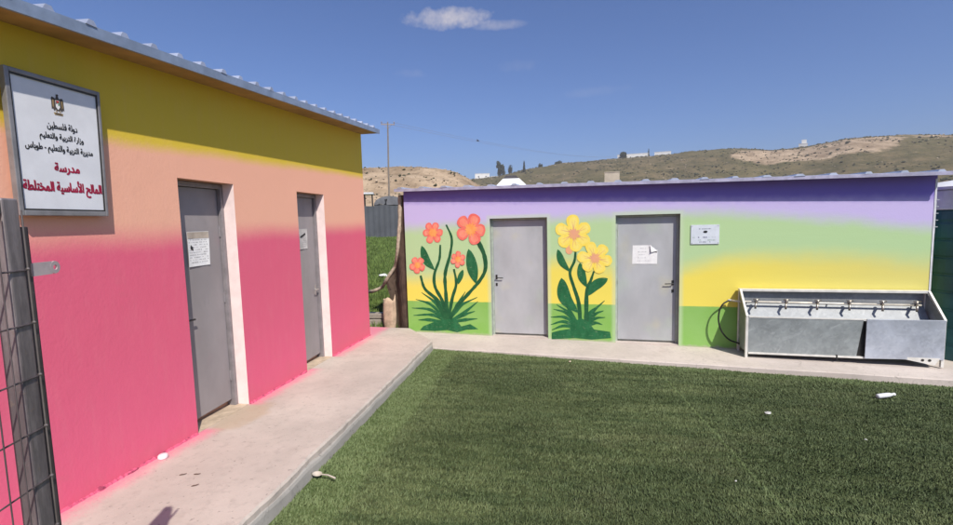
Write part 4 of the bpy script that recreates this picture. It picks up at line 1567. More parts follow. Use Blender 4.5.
for k in range(6):
    x = 0.21 + 0.405 * k
    mb = MB()
    mb.tube([(x, PY, PZ - 0.012), (x, PY, PZ + 0.024)], 0.023, 10)
    mb.tube([(x, PY, PZ), (x - 0.01, PY - 0.05, PZ - 0.004), (x - 0.03, PY - 0.085, PZ - 0.025), (x - 0.035, PY - 0.095, PZ - 0.085)], [0.018, 0.017, 0.016, 0.014], 10)
    tap = mb.build('tap', M_CHROME, TR, smooth=True)
    mb = MB()
    mb.tube([(x, PY - 0.03, PZ + 0.0), (x, PY - 0.032, PZ + 0.045)], 0.009, 8)
    mb.tube([(x - 0.042, PY - 0.032, PZ + 0.048), (x + 0.042, PY - 0.032, PZ + 0.048)], 0.011, 8)
    mb.build('handle', M_CHROME, tap, smooth=True)
mb = MB()
mb.tube([(1.16, -TD - 0.004, 0.115), (1.16, -TD - 0.004, 0.05)], 0.013, 8)
mb.build('drain_pipe', M_DARK, TR)

hose_pts = [(-0.135, 0.05, 0.815), (-0.20, 0.02, 0.80), (-0.30, -0.01, 0.755), (-0.365, -0.02, 0.66), (-0.385, -0.03, 0.52), (-0.345, -0.03, 0.38), (-0.255, -0.02, 0.27), (-0.13, 0.0, 0.19), (-0.02, 0.0, 0.15), (0.12, -0.06, 0.10)]
hose_pts = [(-0.13 + (a + 0.13) * 0.70 if a < -0.13 else a, b - 0.10, c) for a, b, c in hose_pts]
hose_pts[0] = (-0.13, -0.055, 0.812)
o = on_back('water_hose', 'black water hose looping out from the left end of the trough', 'hose', T_S, T_OFF, zf0)
mb = MB()
mb.tube(smooth_path(hose_pts, 6), 0.0125, 10)
mb.build('hose_pipe', plain('black_rubber', (0.02, 0.022, 0.018), 0.5, bump=0), o, smooth=True)
mb = MB()
mb.tube([(-0.165, -0.058, 0.812), (-0.115, -0.055, 0.812)], 0.018, 10)
mb.build('hose_clamp', M_STEEL, o)

# ------------------------------------------------------------------ dark teal tank at the right
TK = on_back('water_tank', 'tall dark teal water tank with a pale collar at the building end', 'water tank', 8.93, -0.42, -0.14)
TRAD = 0.74
prof_t = [(TRAD * 0.97, 0.0)]
zz = 0.02
while zz < 2.02:
    prof_t += [(TRAD, zz), (TRAD, zz + 0.20), (TRAD - 0.014, zz + 0.215), (TRAD - 0.014, zz + 0.235)]
    zz += 0.25
prof_t += [(TRAD, 2.04), (TRAD, 2.15), (TRAD - 0.02, 2.17), (0.01, 2.17)]
mb = MB()
mb.lathe(prof_t, n=56)
mb.build('tank_body', plain('dark_teal_plastic', (0.030, 0.105, 0.120), 0.4, 0.0, vary=0.2, scale=3), TK)
mb = MB()
mb.lathe([(TRAD - 0.02, 2.172), (TRAD + 0.02, 2.175), (TRAD + 0.02, 2.205), (TRAD - 0.005, 2.215), (TRAD - 0.005, 2.44), (TRAD - 0.03, 2.46), (0.01, 2.46)], n=56)
mb.build('collar', plain('pale_tank_collar', (0.62, 0.65, 0.63), 0.5, vary=0.06), TK)
mb = MB()
mb.lathe([(TRAD + 0.05, 2.462), (TRAD + 0.05, 2.50), (TRAD * 0.75, 2.58), (TRAD * 0.3, 2.63), (0.01, 2.64)], n=56)
mb.build('lid', plain('white_tank_lid', (0.74, 0.74, 0.74), 0.5, vary=0.06), TK, smooth=False)
mb = MB()
mb.lathe([(0.22, 2.60), (0.22, 2.72), (0.20, 2.74), (0.01, 2.74)], c=(0.05, 0.0, 0.0), n=24)
mb.build('filler_cap', plain('dark_filler_cap', (0.05, 0.045, 0.05), 0.6), TK)
mb = MB()
mb.box((BE + 0.002, 0.004, 1.70), (BE + 0.010, 0.030, 2.20))
for k in range(5):
    z = 2.17 - 0.095 * k
    mb.box((BE + 0.0015, -0.006, z), (BE + 0.034, 0.006, z + 0.012))
mb.build('bracket_strip', plain('galvanised_bracket', (0.38, 0.40, 0.42), 0.4, 0.2), RB)
mb = MB()
mb.box((BE - 0.022, -0.006, -0.12), (BE + 0.0012, 0.02, 2.47))
mb.build('corner_trim', plain('pale_corner_paint', (0.60, 0.60, 0.62), 0.7, vary=0.12, scale=12), RB)

# ------------------------------------------------------------------ mesh gate beside us
GD = Vector((-0.2536, 0.9673, 0)).normalized()
GN = Vector((GD.y, -GD.x, 0))
GP = Vector((1.545, 1.048, 0))
GT = 1.722
GZ0 = walk_z(1.0) + 0.04
GATE = thing('mesh_gate', 'dark steel wire mesh gate leaf standing open beside the pink wall', 'gate', (GP.x, GP.y, walk_z(1.0)))
GO = (GP.x, GP.y, walk_z(1.0))


def gate_pt(t, n, z):
    return GP + GD * t + GN * n + Vector((0, 0, z))


def rust(name, c0, c1):
    k = NT(name, 0.6, 0.5, 0.4)
    a = k.noise(7, 6, 0.7, (1, 1, 0.18))
    b = k.noise(40, 4, 0.7)
    c = k.mix(k.step(a, 0.38, 0.62), c0, c1)
    c = k.mix(k.math('MULTIPLY', k.step(b, 0.6, 0.7), 0.5), c, (0.26, 0.20, 0.16))
    k.color(c)
    k.bump(b, 0.35, 0.003)
    return k.m


M_GATE = rust('weathered_gate_steel', (0.16, 0.135, 0.135), (0.36, 0.31, 0.30))
M_GATE2 = rust('dark_gate_tube', (0.09, 0.072, 0.072), (0.18, 0.145, 0.145))


def gbox(mb, t0, t1, n0, n1, z0, z1, mi=0):
    mb.hexa([gate_pt(t0, n0, z0), gate_pt(t0, n1, z0), gate_pt(t1, n1, z0), gate_pt(t1, n0, z0),
             gate_pt(t0, n0, z1), gate_pt(t0, n1, z1), gate_pt(t1, n1, z1), gate_pt(t1, n0, z1)], mi)


mb = MB()
gbox(mb, -0.040, 0.010, -0.022, 0.022, GZ0, GT)
mb.build('stile', M_GATE, GATE, GO, bevel=0.005)
mb = MB()
gbox(mb, -1.05, -1.00, -0.022, 0.022, GZ0, GT)
mb.build('stile', M_GATE, GATE, GO, bevel=0.005)
mb = MB()
gbox(mb, 0.014, 0.040, -0.030, 0.016, GZ0 + 0.02, GT - 0.075)
mb.build('slam_strip', M_GATE2, GATE, GO, bevel=0.003)
mb = MB()
gbox(mb, -1.00, -0.040, -0.020, 0.020, GT - 0.045, GT - 0.001)
mb.build('rail', M_GATE2, GATE, GO, bevel=0.005)
mb = MB()
gbox(mb, -1.00, -0.040, -0.020, 0.020, GZ0 + 0.001, GZ0 + 0.045)
mb.build('rail', M_GATE2, GATE, GO, bevel=0.005)
mb = MB()
zz = GT - 0.045 - 0.148
while zz > GZ0 + 0.06:
    mb.tube([gate_pt(-1.01, 0.024, zz), gate_pt(0.012, 0.024, zz)], 0.0024, 6)
    zz -= 0.1475
tt = -0.075
while tt > -0.99:
    mb.tube([gate_pt(tt, 0.029, GZ0 + 0.03), gate_pt(tt, 0.029, GT - 0.02)], 0.0018, 6)
    tt -= 0.05
mb.build('wire_mesh', M_GATE2, GATE, GO)
mb = MB()
mb.tube([gate_pt(0.009, 0.027, GZ0 + 0.03), gate_pt(0.009, 0.027, GT - 0.03)], 0.0022, 6)
for k in range(10):
    zz = GT - 0.19 - 0.1475 * k
    mb.ball(gate_pt(0.009, 0.027, zz), 0.0048, 6, 4)
mb.build('weld_rod', plain('pale_weld_rod', (0.20, 0.17, 0.16), 0.4, 0.5), GATE, GO)
mb = MB()
LZ, LT0, LT1, LR = GT - 0.195, 0.034, 0.115, 0.0185
arc = [(LT1 + LR * math.sin(a), LZ + LR * math.cos(a)) for a in np.linspace(0, math.pi, 11)]
hole = [(LT1 - 0.002 + 0.0075 * math.cos(a), LZ + 0.0075 * math.sin(a)) for a in np.linspace(0, 2 * math.pi, 13)[:-1]]
outer = [(LT0, LZ + LR)] + arc + [(LT0, LZ - LR)]
for nn, flip in ((0.020, False), (0.015, True)):
    # ring of quads between the outline and the bolt hole
    om = [(LT1 - 0.002 + r_ * math.cos(a), LZ + r_ * math.sin(a)) for a, r_ in [(a, 0.0185) for a in np.linspace(0, 2 * math.pi, 13)[:-1]]]
    for i in range(12):
        j = (i + 1) % 12
        q = [gate_pt(*hole[i][:1], nn, hole[i][1]), gate_pt(om[i][0], nn, om[i][1]), gate_pt(om[j][0], nn, om[j][1]), gate_pt(hole[j][0], nn, hole[j][1])]
        mb.face(q if flip else q[::-1])
for i in range(12):
    j = (i + 1) % 12
    mb.face([gate_pt(om[i][0], 0.015, om[i][1]), gate_pt(om[j][0], 0.015, om[j][1]), gate_pt(om[j][0], 0.020, om[j][1]), gate_pt(om[i][0], 0.020, om[i][1])])
    mb.face([gate_pt(hole[j][0], 0.015, hole[j][1]), gate_pt(hole[i][0], 0.015, hole[i][1]), gate_pt(hole[i][0], 0.020, hole[i][1]), gate_pt(hole[j][0], 0.020, hole[j][1])])
gbox(mb, LT0, LT1 - 0.0135, 0.0152, 0.0198, LZ - LR, LZ + LR)
mb.build('latch_tab', plain('pale_latch_plate', (0.56, 0.46, 0.45), 0.5, 0.2, vary=0.12), GATE, GO)

# ------------------------------------------------------------------ the gap between the buildings
o = on_back('brown_tarpaulin', 'dark brown sheet with a pale curved hem hanging in the gap between buildings', 'tarpaulin', 0.0, -0.05, 0.0)
hem = [(-0.075, 2.56), (-0.085, 2.30), (-0.10, 2.00), (-0.13, 1.75), (-0.165, 1.52), (-0.225, 1.32), (-0.285, 1.16), (-0.375, 0.99), (-0.48, 0.835), (-0.63, 0.70), (-0.80, 0.615), (-0.98, 0.56)]
hem = [(a * 1.16 - 0.012, b + 0.07 * (1 - sstep(0.9, 1.5, b))) for a, b in hem]
body = [(-0.004, 2.56)] + [(a + 0.012, b) for a, b in hem[:8]] + [(-0.375, 0.80), (-0.33, 0.45), (-0.30, 0.0), (-0.26, -0.06), (-0.004, -0.06)]
mb = MB()
top = smooth_path([(a, b) for a, b in hem[:9]], 3)
left = [(p.x, p.y) for p in top] + [(-0.50, 0.74), (-0.45, 0.58), (-0.40, 0.36), (-0.37, 0.12), (-0.345, -0.06)]


def sheet_y(x, z):
    return 0.06 * math.sin(x * 16 + 0.6 * z) * min(1, abs(x) * 3) + 0.55 * (-x) ** 1.2


rows = []
for (lx, lz) in left:
    rows.append([(lerp(lx, -0.004, t), sheet_y(lerp(lx, -0.004, t), lz), lz) for t in np.linspace(0, 1, 9)])
for a, b in zip(rows, rows[1:]):
    for i in range(8):
        mb.face([a[i], b[i], b[i + 1], a[i + 1]])
mb.build('sheet', plain('dark_brown_canvas', (0.095, 0.066, 0.047), 0.9, vary=0.3, scale=5), o, smooth=True)
mb = MB()
hp = smooth_path([Vector((a, sheet_y(a, b) - 0.02, b)) for a, b in hem], 5)
mb.tube(hp, [0.032 + 0.018 * abs(noise.noise(Vector((i * 0.3, 0, 0)))) for i in range(len(hp))], 8)
mb.build('hem', plain('beige_cloth_hem', (0.44, 0.35, 0.26), 0.9, vary=0.25, scale=20), o, smooth=True)

# rough beige sack, open at the top with one pointed ear
o = thing('cloth_sack', 'beige cloth sack with one pointed corner standing by the brown sheet', 'sack', (0.08, 8.42, -0.41))
mb = MB()
n = 18
prof_s = [(0.0, 0.01), (0.100, 0.0), (0.112, 0.03), (0.114, 0.16), (0.112, 0.32), (0.110, 0.46), (0.108, 0.55)]
for i, (r, z) in enumerate(prof_s):
    for k in range(n):
        a = 2 * math.pi * k / n
        w = 1 + 0.30 * noise.noise(Vector((math.cos(a) * 1.7, math.sin(a) * 1.7, z * 1.6))) + 0.10 * noise.noise(Vector((math.cos(a) * 5, math.sin(a) * 5, z * 2)))
        ear = 0.0
        if i >= 5:
            ear = (0.15 if i == 6 else 0.05) * max(0, math.cos(a - 0.1)) ** 6 + 0.03 * math.sin(3 * a)
        mb.v.append((r * w * math.cos(a) * 1.1, r * w * 0.6 * math.sin(a), z + ear - (0.05 * math.sin(a + 0.6) if i >= 5 else 0)))
for i in range(len(prof_s) - 1):
    for k in range(n):
        mb.f.append((i * n + k, i * n + (k + 1) % n, (i + 1) * n + (k + 1) % n, (i + 1) * n + k))
        mb.mi.append(0)
sk = mb.build('sack_body', plain('beige_sackcloth', (0.46, 0.34, 0.235), 0.95, vary=0.25, scale=9, bump=0.6, bdist=0.01), o, smooth=True)
sd = sk.modifiers.new('thick', 'SOLIDIFY')
sd.thickness = 0.008
M_BLOCK = mat_concrete('block_concrete', (0.33, 0.29, 0.24))
for k, (x, y, z, rz, lab) in enumerate(((-0.30, 8.62, -0.43, 0.2, 'grey concrete block lying at the foot of the grass bank, under another'), (-0.26, 8.64, -0.245, -0.05, 'grey concrete block lying on top of another beside the beige sack'))):
    o = thing('concrete_block', lab, 'concrete block', (x, y, z), rz, 'concrete blocks beside the sack')
    mb = MB()
    L_, W_, H_ = 0.20, 0.09, 0.17 if k == 0 else 0.10
    mb.box((-L_, -W_, 0), (L_, W_, H_))
    mb.build('block_body', M_BLOCK, o, bevel=0.012)
    for xx in (-0.1, 0.1):
        mb = MB()
        mb.box((xx - 0.06, -0.05, H_ + 0.001), (xx + 0.06, 0.05, H_ + 0.006))
        mb.build('hollow_shade', M_DARK, o)  # dark plates on top stand in for the shaded hollows of the block

o = thing('litter_scrap', 'crumpled white scrap lying on the grass bank', 'litter', (-2.05, 14.2, terrain_h(-2.05, 14.2) + 0.03))
mb = MB()
mb.ball((0, 0, 0.04), (0.13, 0.08, 0.05), 9, 6, 0, 0.35)
mb.build('scrap', M_PAPER, o)

# grey sheet fence at the top of the bank
def polar(a, r, z=None):
    a = math.radians(a)
    x, y = EYE.x + r * math.sin(a), EYE.y + r * math.cos(a)
    return Vector((x, y, terrain_h(x, y) if z is None else z))


FA, FB = polar(-31, 33.0), polar(-7, 31.0)
FEN = thing('sheet_fence', 'low grey sheet metal fence at the top of the grass bank', 'fence', (FA + FB) / 2)
FO = (FA + FB) / 2
d = (FB - FA)
L = Vector((d.x, d.y, 0)).length
dn = Vector((d.x, d.y, 0)).normalized()
nrm = Vector((dn.y, -dn.x, 0))
mb = MB()
steps = 150
prev = None
for i in range(steps + 1):
    t = i / steps
    p = FA.lerp(FB, t)
    p = Vector((p.x, p.y, terrain_h(p.x, p.y)))
    off = 0.012 * (1 if (i // 2) % 2 else -1)
    q = Vector((p.x, p.y, 0)) + nrm * off
    topz = 2.82 + 0.03 * math.sin(i * 0.35)
    cur = (Vector((q.x, q.y, p.z - 0.1)), Vector((q.x, q.y, topz)), Vector((q.x, q.y, topz)) - nrm * 0.01, Vector((q.x, q.y, p.z - 0.1)) - nrm * 0.01)
    if prev:
        mb.face([prev[0], cur[0], cur[1], prev[1]])
        mb.face([prev[1], cur[1], cur[2], prev[2]])
        mb.face([prev[2], cur[2], cur[3], prev[3]])
    prev = cur
mb.build('sheet', plain('grey_fence_sheet', (0.085, 0.09, 0.10), 0.8, 0.0, vary=0.12, scale=0.8), FEN, FO)
for k in range(7):
    p = FA.lerp(FB, k / 6) - nrm * 0.09
    mb = MB()
    mb.tube([(p.x, p.y, terrain_h(p.x, p.y) - 0.2), (p.x, p.y, 2.86)], 0.04, 8)
    mb.build('post', M_FRAME, FEN, FO)

# dark arched shed and farm scrap behind the fence
c = polar(-18.3, 41)
SHED = thing('arched_shed', 'dark grey arched shed roof showing above the grey fence', 'shed', c)
mb = MB()
ang = math.radians(-18.3)
ur, vr = Vector((math.cos(ang), -math.sin(ang), 0)), Vector((math.sin(ang), math.cos(ang), 0))
pts = [(1.35 * math.cos(t), 2.30 + 0.78 * math.sin(t)) for t in np.linspace(0, math.pi, 15)]
mb.prism(pts, lambda u, v, s: tuple(c + ur * u + vr * (2.4 * s - 0.12) + Vector((0, 0, v - 0.0))))
mb.build('roof', plain('dark_grey_membrane', (0.14, 0.14, 0.15), 0.8, vary=0.2, scale=2), SHED, c)
mb = MB()
mb.prism([(-1.3, -0.2), (1.3, -0.2), (1.3, 2.30), (-1.3, 2.30)], lambda u, v, s: tuple(c + ur * u + vr * 2.2 * s + Vector((0, 0, v))))
mb.build('wall', plain('brown_shed_board', (0.11, 0.09, 0.075), 0.9, vary=0.3, scale=2), SHED, c)
c = polar(-18.9, 37.5)
SCR = thing('farm_implement', 'black steel farm implement with bent tines above the grey fence', 'farm implement', c)
mb = MB()
zt_ = 2.55 - c.z


def im(u, w, v):
    return c + ur * u + vr * w + Vector((0, 0, v + zt_))


mb.tube([im(-0.75, 0, -0.35), im(-0.3, 0, 0.25), im(0.05, 0.1, 0.62), im(0.18, 0.1, 1.02)], 0.05, 6)
mb.tube([im(-0.55, 0.2, 0.55), im(-0.1, 0.2, 0.40), im(0.35, 0.1, -0.05), im(0.5, 0.1, -0.6)], 0.06, 6)
mb.tube([im(0.05, 0, 1.0), im(0.12, 0, 0.5), im(0.0, 0, 0.0), im(0.0, 0, -1.8)], 0.055, 6)
mb.build('tine', M_DARK, SCR, c)
mb = MB()
mb.tube([im(-0.35 + 0.38 * math.cos(t), -0.05, 0.22 + 0.38 * math.sin(t)) for t in np.linspace(0, 6.2, 16)], 0.06, 6)
mb.tube([im(-0.35, -0.1, 0.22), im(-0.35, 0.25, 0.22)], 0.09, 8)
mb.tube([im(-0.35, 0.1, 0.22), im(-0.35, 0.15, -1.9)], 0.05, 6)
mb.build('wheel', M_DARK, SCR, c)
c = polar(-20.8, 38)
o = thing('white_trailer', 'small white flat trailer seen above the fence beside the shed', 'trailer', c)
mb = MB()
mb.obox(c + Vector((0, 0, 4.02 - c.z)), ur * 0.42, vr * 0.8, Vector((0, 0, 0.07)))
mb.build('bed', plain('white_trailer_bed', (0.62, 0.62, 0.63), 0.6), o, c)
mb = MB()
for s1 in (-0.3, 0.3):
    for s2 in (-0.5, 0.5):
        q = c + ur * s1 + vr * s2
        mb.tube([(q.x, q.y, c.z - 0.05), (q.x, q.y, 3.96)], 0.04, 6)
mb.build('leg', M_DARK, o, c)

# ------------------------------------------------------------------ pole, wires and bird
PR = 70.0
pb = polar(-18.35, PR)
ptop = EYE.z + PR * math.tan(math.radians(11.9))
POLE = thing('utility_pole', 'thin wooden utility pole with a short crossarm on the sandy ridge', 'utility pole', pb)
mb = MB()
lean = ur * 0.28
mb.tube([pb - Vector((0, 0, 0.5)), pb + Vector((0, 0, (ptop - pb.z) * 0.5)) + lean * 0.3, Vector((pb.x, pb.y, ptop)) + lean], [0.16, 0.13, 0.10], 8)
mb.build('pole', plain('weathered_pole_wood', (0.20, 0.17, 0.14), 0.9, scale=2), POLE, pb)
mb = MB()
pt = Vector((pb.x, pb.y, ptop)) + lean
mb.obox(pt - Vector((0, 0, 0.25)), ur * 1.0, vr * 0.06, Vector((0, 0, 0.075)))
mb.tube([pt + ur * -0.55 - Vector((0, 0, 0.3)), pt - Vector((0, 0, 0.9))], 0.03, 6)
mb.tube([pt + ur * 0.55 - Vector((0, 0, 0.3)), pt - Vector((0, 0, 0.9))], 0.03, 6)
mb.build('crossarm', M_FRAME, POLE, pb)
for k in (-0.9, 0.0, 0.9):
    mb = MB()
    mb.lathe([(0.03, -0.2), (0.07, -0.1), (0.05, -0.02), (0.08, 0.06), (0.04, 0.16)], pt + ur * k, 8)
    mb.build('insulator', plain('brown_insulator', (0.12, 0.07, 0.05), 0.3), POLE, pb)
far = polar(9.5, 235)
far.z = EYE.z + 235 * math.tan(math.radians(7.15))
o = thing('power_line', 'thin drooping power wires running right from the utility pole', 'power line', pt)
for k in (-0.9, 0.9):
    mb = MB()
    a, b = pt + ur * k, far + ur * k
    mb.tube([a.lerp(b, t) - Vector((0, 0, 4.5 * 4 * t * (1 - t) * 0.45)) for t in np.linspace(0, 1, 24)], 0.016, 5)
    mb.build('wire', M_FRAME, o, pt)

bp = azel(-7.23, 9.7) * 60 + EYE
o = thing('bird', 'tiny dark bird flying in the sky right of the utility pole', 'bird', bp)
mb = MB()
n = 10
sp = [(-0.20, 0.006), (-0.12, 0.03), (-0.04, 0.06), (0.05, 0.062), (0.11, 0.04), (0.15, 0.042), (0.185, 0.025), (0.22, 0.004)]
mb.tube([(x, 0, 0.004 * i) for i, (x, r) in enumerate(sp)], [r for x, r in sp], n)
for sy in (-1, 1):
    w = [(0.07, 0.03), (-0.05, 0.03), (-0.09, 0.20), (-0.13, 0.34), (-0.03, 0.30), (0.05, 0.17)]
    mb.prism(w, lambda u, v, s, sy=sy: (u, sy * v, 0.03 + 0.35 * v + 0.012 * s))
mb.prism([(-0.17, -0.02), (-0.17, 0.02), (-0.30, 0.06), (-0.30, -0.06)], lambda u, v, s: (u, v, 0.004 + 0.008 * s))
mb.build('bird_body', M_DARK, o)

# ------------------------------------------------------------------ far houses and trees
M_WHITEW = plain('whitewashed_wall', (0.74, 0.72, 0.68), 0.9, vary=0.06, scale=0.3)
M_BEIGEW = plain('beige_stone_wall', (0.50, 0.43, 0.33), 0.9, vary=0.12, scale=0.4)
M_WIN = plain('dark_window_glass', (0.05, 0.055, 0.065), 0.2, bump=0)
M_TREE = plain('dark_tree_leaves', (0.030, 0.042, 0.020), 0.9, vary=0.45, scale=0.6, bump=0)
M_CYP = plain('cypress_leaves', (0.018, 0.030, 0.016), 0.9, vary=0.4, scale=0.6, bump=0)
M_BARK = plain('tree_bark', (0.10, 0.075, 0.05), 0.95)


def house(name, label, a0, a1, e0, e1, r, mat, nwin=3, pitched=False, depth=8.0, sink=3.0, cat='house', group='houses on the far hills', parapet=True):
    a = (a0 + a1) / 2
    ww = r * math.tan(math.radians(a1 - a0)) / 2
    zb, zt = EYE.z + r * math.tan(math.radians(e0)), EYE.z + r * math.tan(math.radians(e1))
    p = polar(a, r, zb)
    ang = math.radians(a)
    u, v = Vector((math.cos(ang), -math.sin(ang), 0)), Vector((math.sin(ang), math.cos(ang), 0))
    o = thing(name, label, cat, p, 0, group)
    h = zt - zb
    mb = MB()
    mb.obox(p + v * depth / 2 + Vector((0, 0, (h - sink) / 2)), u * ww, v * depth / 2, Vector((0, 0, (h + sink) / 2)))
    mb.build('wall', mat, o, p)
    mb = MB()
    if pitched:
        mb.prism([(-ww * 1.08, h), (ww * 1.08, h), (ww * 0.7, h * 1.45), (-ww * 0.7, h * 1.45)], lambda x, z, s: tuple(p + u * x + v * (-0.3 + (depth + .6) * s) + Vector((0, 0, z + 0.01))))
    else:
        mb.obox(p + v * depth / 2 + Vector((0, 0, h + 0.13)), u * (ww + 0.15), v * (depth / 2 + 0.15), Vector((0, 0, 0.12)))
    mb.build('roof', mat if not pitched else plain('dark_pitched_roof', (0.10, 0.09, 0.085), 0.8), o, p)
    for k in range(nwin):
        x = -ww + 2 * ww * (k + 0.5) / nwin
        mb = MB()
        mb.obox(p + u * x - v * 0.03 + Vector((0, 0, h * 0.52)), u * min(0.45, ww / nwin * 0.3), v * 0.04, Vector((0, 0, min(0.6, h * 0.22))))
        mb.build('window', M_WIN, o, p)
    return o, p, u, v, h, ww


house('hill_house', 'low white house left of the dark trees on the hill foot', -7.7, -5.9, 5.05, 5.78, 400, M_WHITEW, 2)
house('hill_house', 'flat white house in front of the dark tree pair', -5.7, -2.9, 5.0, 5.42, 405, M_WHITEW, 3)
house('farm_hut', 'small square beige hut standing just above the far roof edge', 7.95, 9.66, 4.2, 5.32, 190, M_BEIGEW, 0, cat='hut', depth=4)
house('hill_house', 'long white house on the green ridge beside a cypress', 9.42, 12.95, 6.5, 7.28, 424, M_WHITEW, 6)
house('hill_house', 'short white house right of the long one on the ridge', 13.5, 15.25, 6.5, 7.28, 424, M_WHITEW, 3)
o, p, u, v, h, ww = house('hill_house', 'tall white house with a roof tower on the right hill', 27.22, 27.95, 6.15, 6.86, 424, M_WHITEW, 1)
mb = MB()
mb.obox(p + v * 3 + u * 0.5 + Vector((0, 0, h + 1.6)), u * 1.5, v * 1.6, Vector((0, 0, 1.5)))
mb.build('roof_tower', M_WHITEW, o, p)
house('hill_house', 'small low white house beside the tower house on the right hill', 28.3, 28.95, 6.15, 6.62, 424, M_WHITEW, 2)

# white tent with a dark ridge behind the roof
a = -3.25
tp = polar(a, 26.0, -0.6)
TENT = thing('canopy_tent', 'white sloping tent top with a dark ridge just above the lilac roof', 'tent', tp)
ang = math.radians(a)
u, v = Vector((math.cos(ang), -math.sin(ang), 0)), Vector((math.sin(ang), math.cos(ang), 0))
zb, zm, zt = 1.631 + 26 * math.tan(math.radians(4.2)), 1.631 + 26 * math.tan(math.radians(5.2)), 1.631 + 26 * math.tan(math.radians(5.62))
mb = MB()
q = lambda x, y, z: tuple(tp + u * x + v * y + Vector((0, 0, z + 0.6)))
A = [q(-0.88, 0, zb), q(0.88, 0, zb), q(0.88, 1.8, zb), q(-0.88, 1.8, zb)]
Bq = [q(-0.46, 0.5, zm), q(0.46, 0.5, zm), q(0.46, 1.3, zm), q(-0.46, 1.3, zm)]
mb.hexa(A + Bq)
mb.build('canopy', plain('white_tent_cloth', (0.76, 0.76, 0.76), 0.8, vary=0.05), TENT, tp)
mb = MB()
Cq = [q(-0.28, 0.7, zt), q(0.28, 0.7, zt), q(0.28, 1.1, zt), q(-0.28, 1.1, zt)]
mb.hexa([tuple(Vector(x) + Vector((0, 0, 0.004))) for x in Bq] + Cq)
mb.build('ridge_cap', plain('dark_tent_ridge', (0.06, 0.055, 0.06), 0.8), TENT, tp)
for x, y in ((-0.85, 0.05), (0.85, 0.05), (0.85, 1.75), (-0.85, 1.75)):
    mb = MB()
    mb.tube([q(x, y, -0.9), q(x, y, zb - 0.002)], 0.03, 6)
    mb.build('tent_pole', M_STEEL, TENT, tp)


def far_tree(name, label, a0, a1, e0, e1, r, shape, seed, group='trees on the far hills', mat=None):
    rg = random.Random(seed)
    a = (a0 + a1) / 2
    ww = r * math.tan(math.radians(a1 - a0)) / 2
    zb, zt = EYE.z + r * math.tan(math.radians(e0)), EYE.z + r * math.tan(math.radians(e1))
    p = polar(a, r, zb)
    H = zt - zb
    o = thing(name, label, 'tree', p, 0, group)
    mb = MB()
    mb.tube([p - Vector((0, 0, 3.0)), p + Vector((0, 0, H * 0.35)), p + Vector((0.1, 0, H * 0.8))], [0.25, 0.2, 0.05], 7)
    for k in range(4):
        t = rg.uniform(0, 6.28)
        mb.tube([p + Vector((0, 0, H * 0.3)), p + Vector((math.cos(t) * ww * 0.5, math.sin(t) * ww * 0.5, H * rg.uniform(.45, .6)))], [0.1, 0.03], 5)
    mb.build('trunk', M_BARK, o, p)
    V, F = [], []
    lobes = [(rg.uniform(-.55, .55) * ww, rg.uniform(-.55, .55) * ww, rg.uniform(.25, .80) * H, rg.uniform(.36, .6)) for _ in range(9)]
    n = 700 if shape == 'round' else 380
    mb = MB()
    for k in range(n):
        if shape == 'round':
            lx, ly, lz, lr = rg.choice(lobes)
            d = Vector((rg.gauss(0, 1), rg.gauss(0, 1), rg.gauss(0, 1))).normalized() * rg.random() ** 0.4
            c = p + Vector((lx + d.x * lr * ww, ly + d.y * lr * ww, min(H, lz + d.z * lr * H * 0.5)))
            s = ww * 0.2
        else:
            t = rg.random()
            rad = ww * (1 - t) ** 0.6 * min(1, t * 6 + .4) * rg.random() ** 0.4
            an = rg.uniform(0, 6.28)
            c = p + Vector((rad * math.cos(an), rad * math.sin(an), H * t))
            s = max(0.12, ww * 0.3)
        n1 = Vector((rg.gauss(0, 1), rg.gauss(0, 1), rg.gauss(0, 1))).normalized()
        n2 = n1.orthogonal().normalized()
        n3 = n1.cross(n2)
        mb.face([c + n2 * s, c + n3 * s * 0.7, c - n2 * s, c - n3 * s * 0.7])
    mb.build('crown', mat or (M_CYP if shape == 'cypress' else M_TREE), o, p)


far_tree('leafy_tree', 'big dark tree behind the flat white house, left of the pair', -5.07, -3.95, 5.2, 7.3, 410, 'round', 1)
far_tree('leafy_tree', 'smaller dark tree behind the flat white house, right of the pair', -3.65, -3.05, 5.2, 6.9, 410, 'round', 2)
far_tree('cypress_tree', 'lone thin cypress on the skyline right of the dark tree pair', -1.82, -1.42, 5.7, 7.15, 360, 'cypress', 3)
far_tree('leafy_tree', 'low spreading dark tree on the skyline between cypress and ridge houses', 2.0, 2.96, 6.2, 6.98, 418, 'round', 4)
far_tree('leafy_tree', 'little round tree on the skyline nearest to the lone cypress', 0.08, 0.68, 5.9, 6.75, 400, 'round', 5)
far_tree('leafy_tree', 'dark tree at the left end of the long white ridge house', 9.65, 10.55, 6.5, 7.66, 420, 'round', 6)
far_tree('cypress_tree', 'dark cypress at the right end of the long white ridge house', 12.74, 13.0, 6.5, 7.75, 420, 'cypress', 7)
far_tree('leafy_tree', 'small dark tree left of the tower house on the right hill', 25.6, 26.1, 6.05, 6.66, 422, 'round', 8)
far_tree('leafy_tree', 'small dark tree close beside the foot of the tower house', 26.75, 27.15, 6.1, 6.6, 422, 'round', 9)

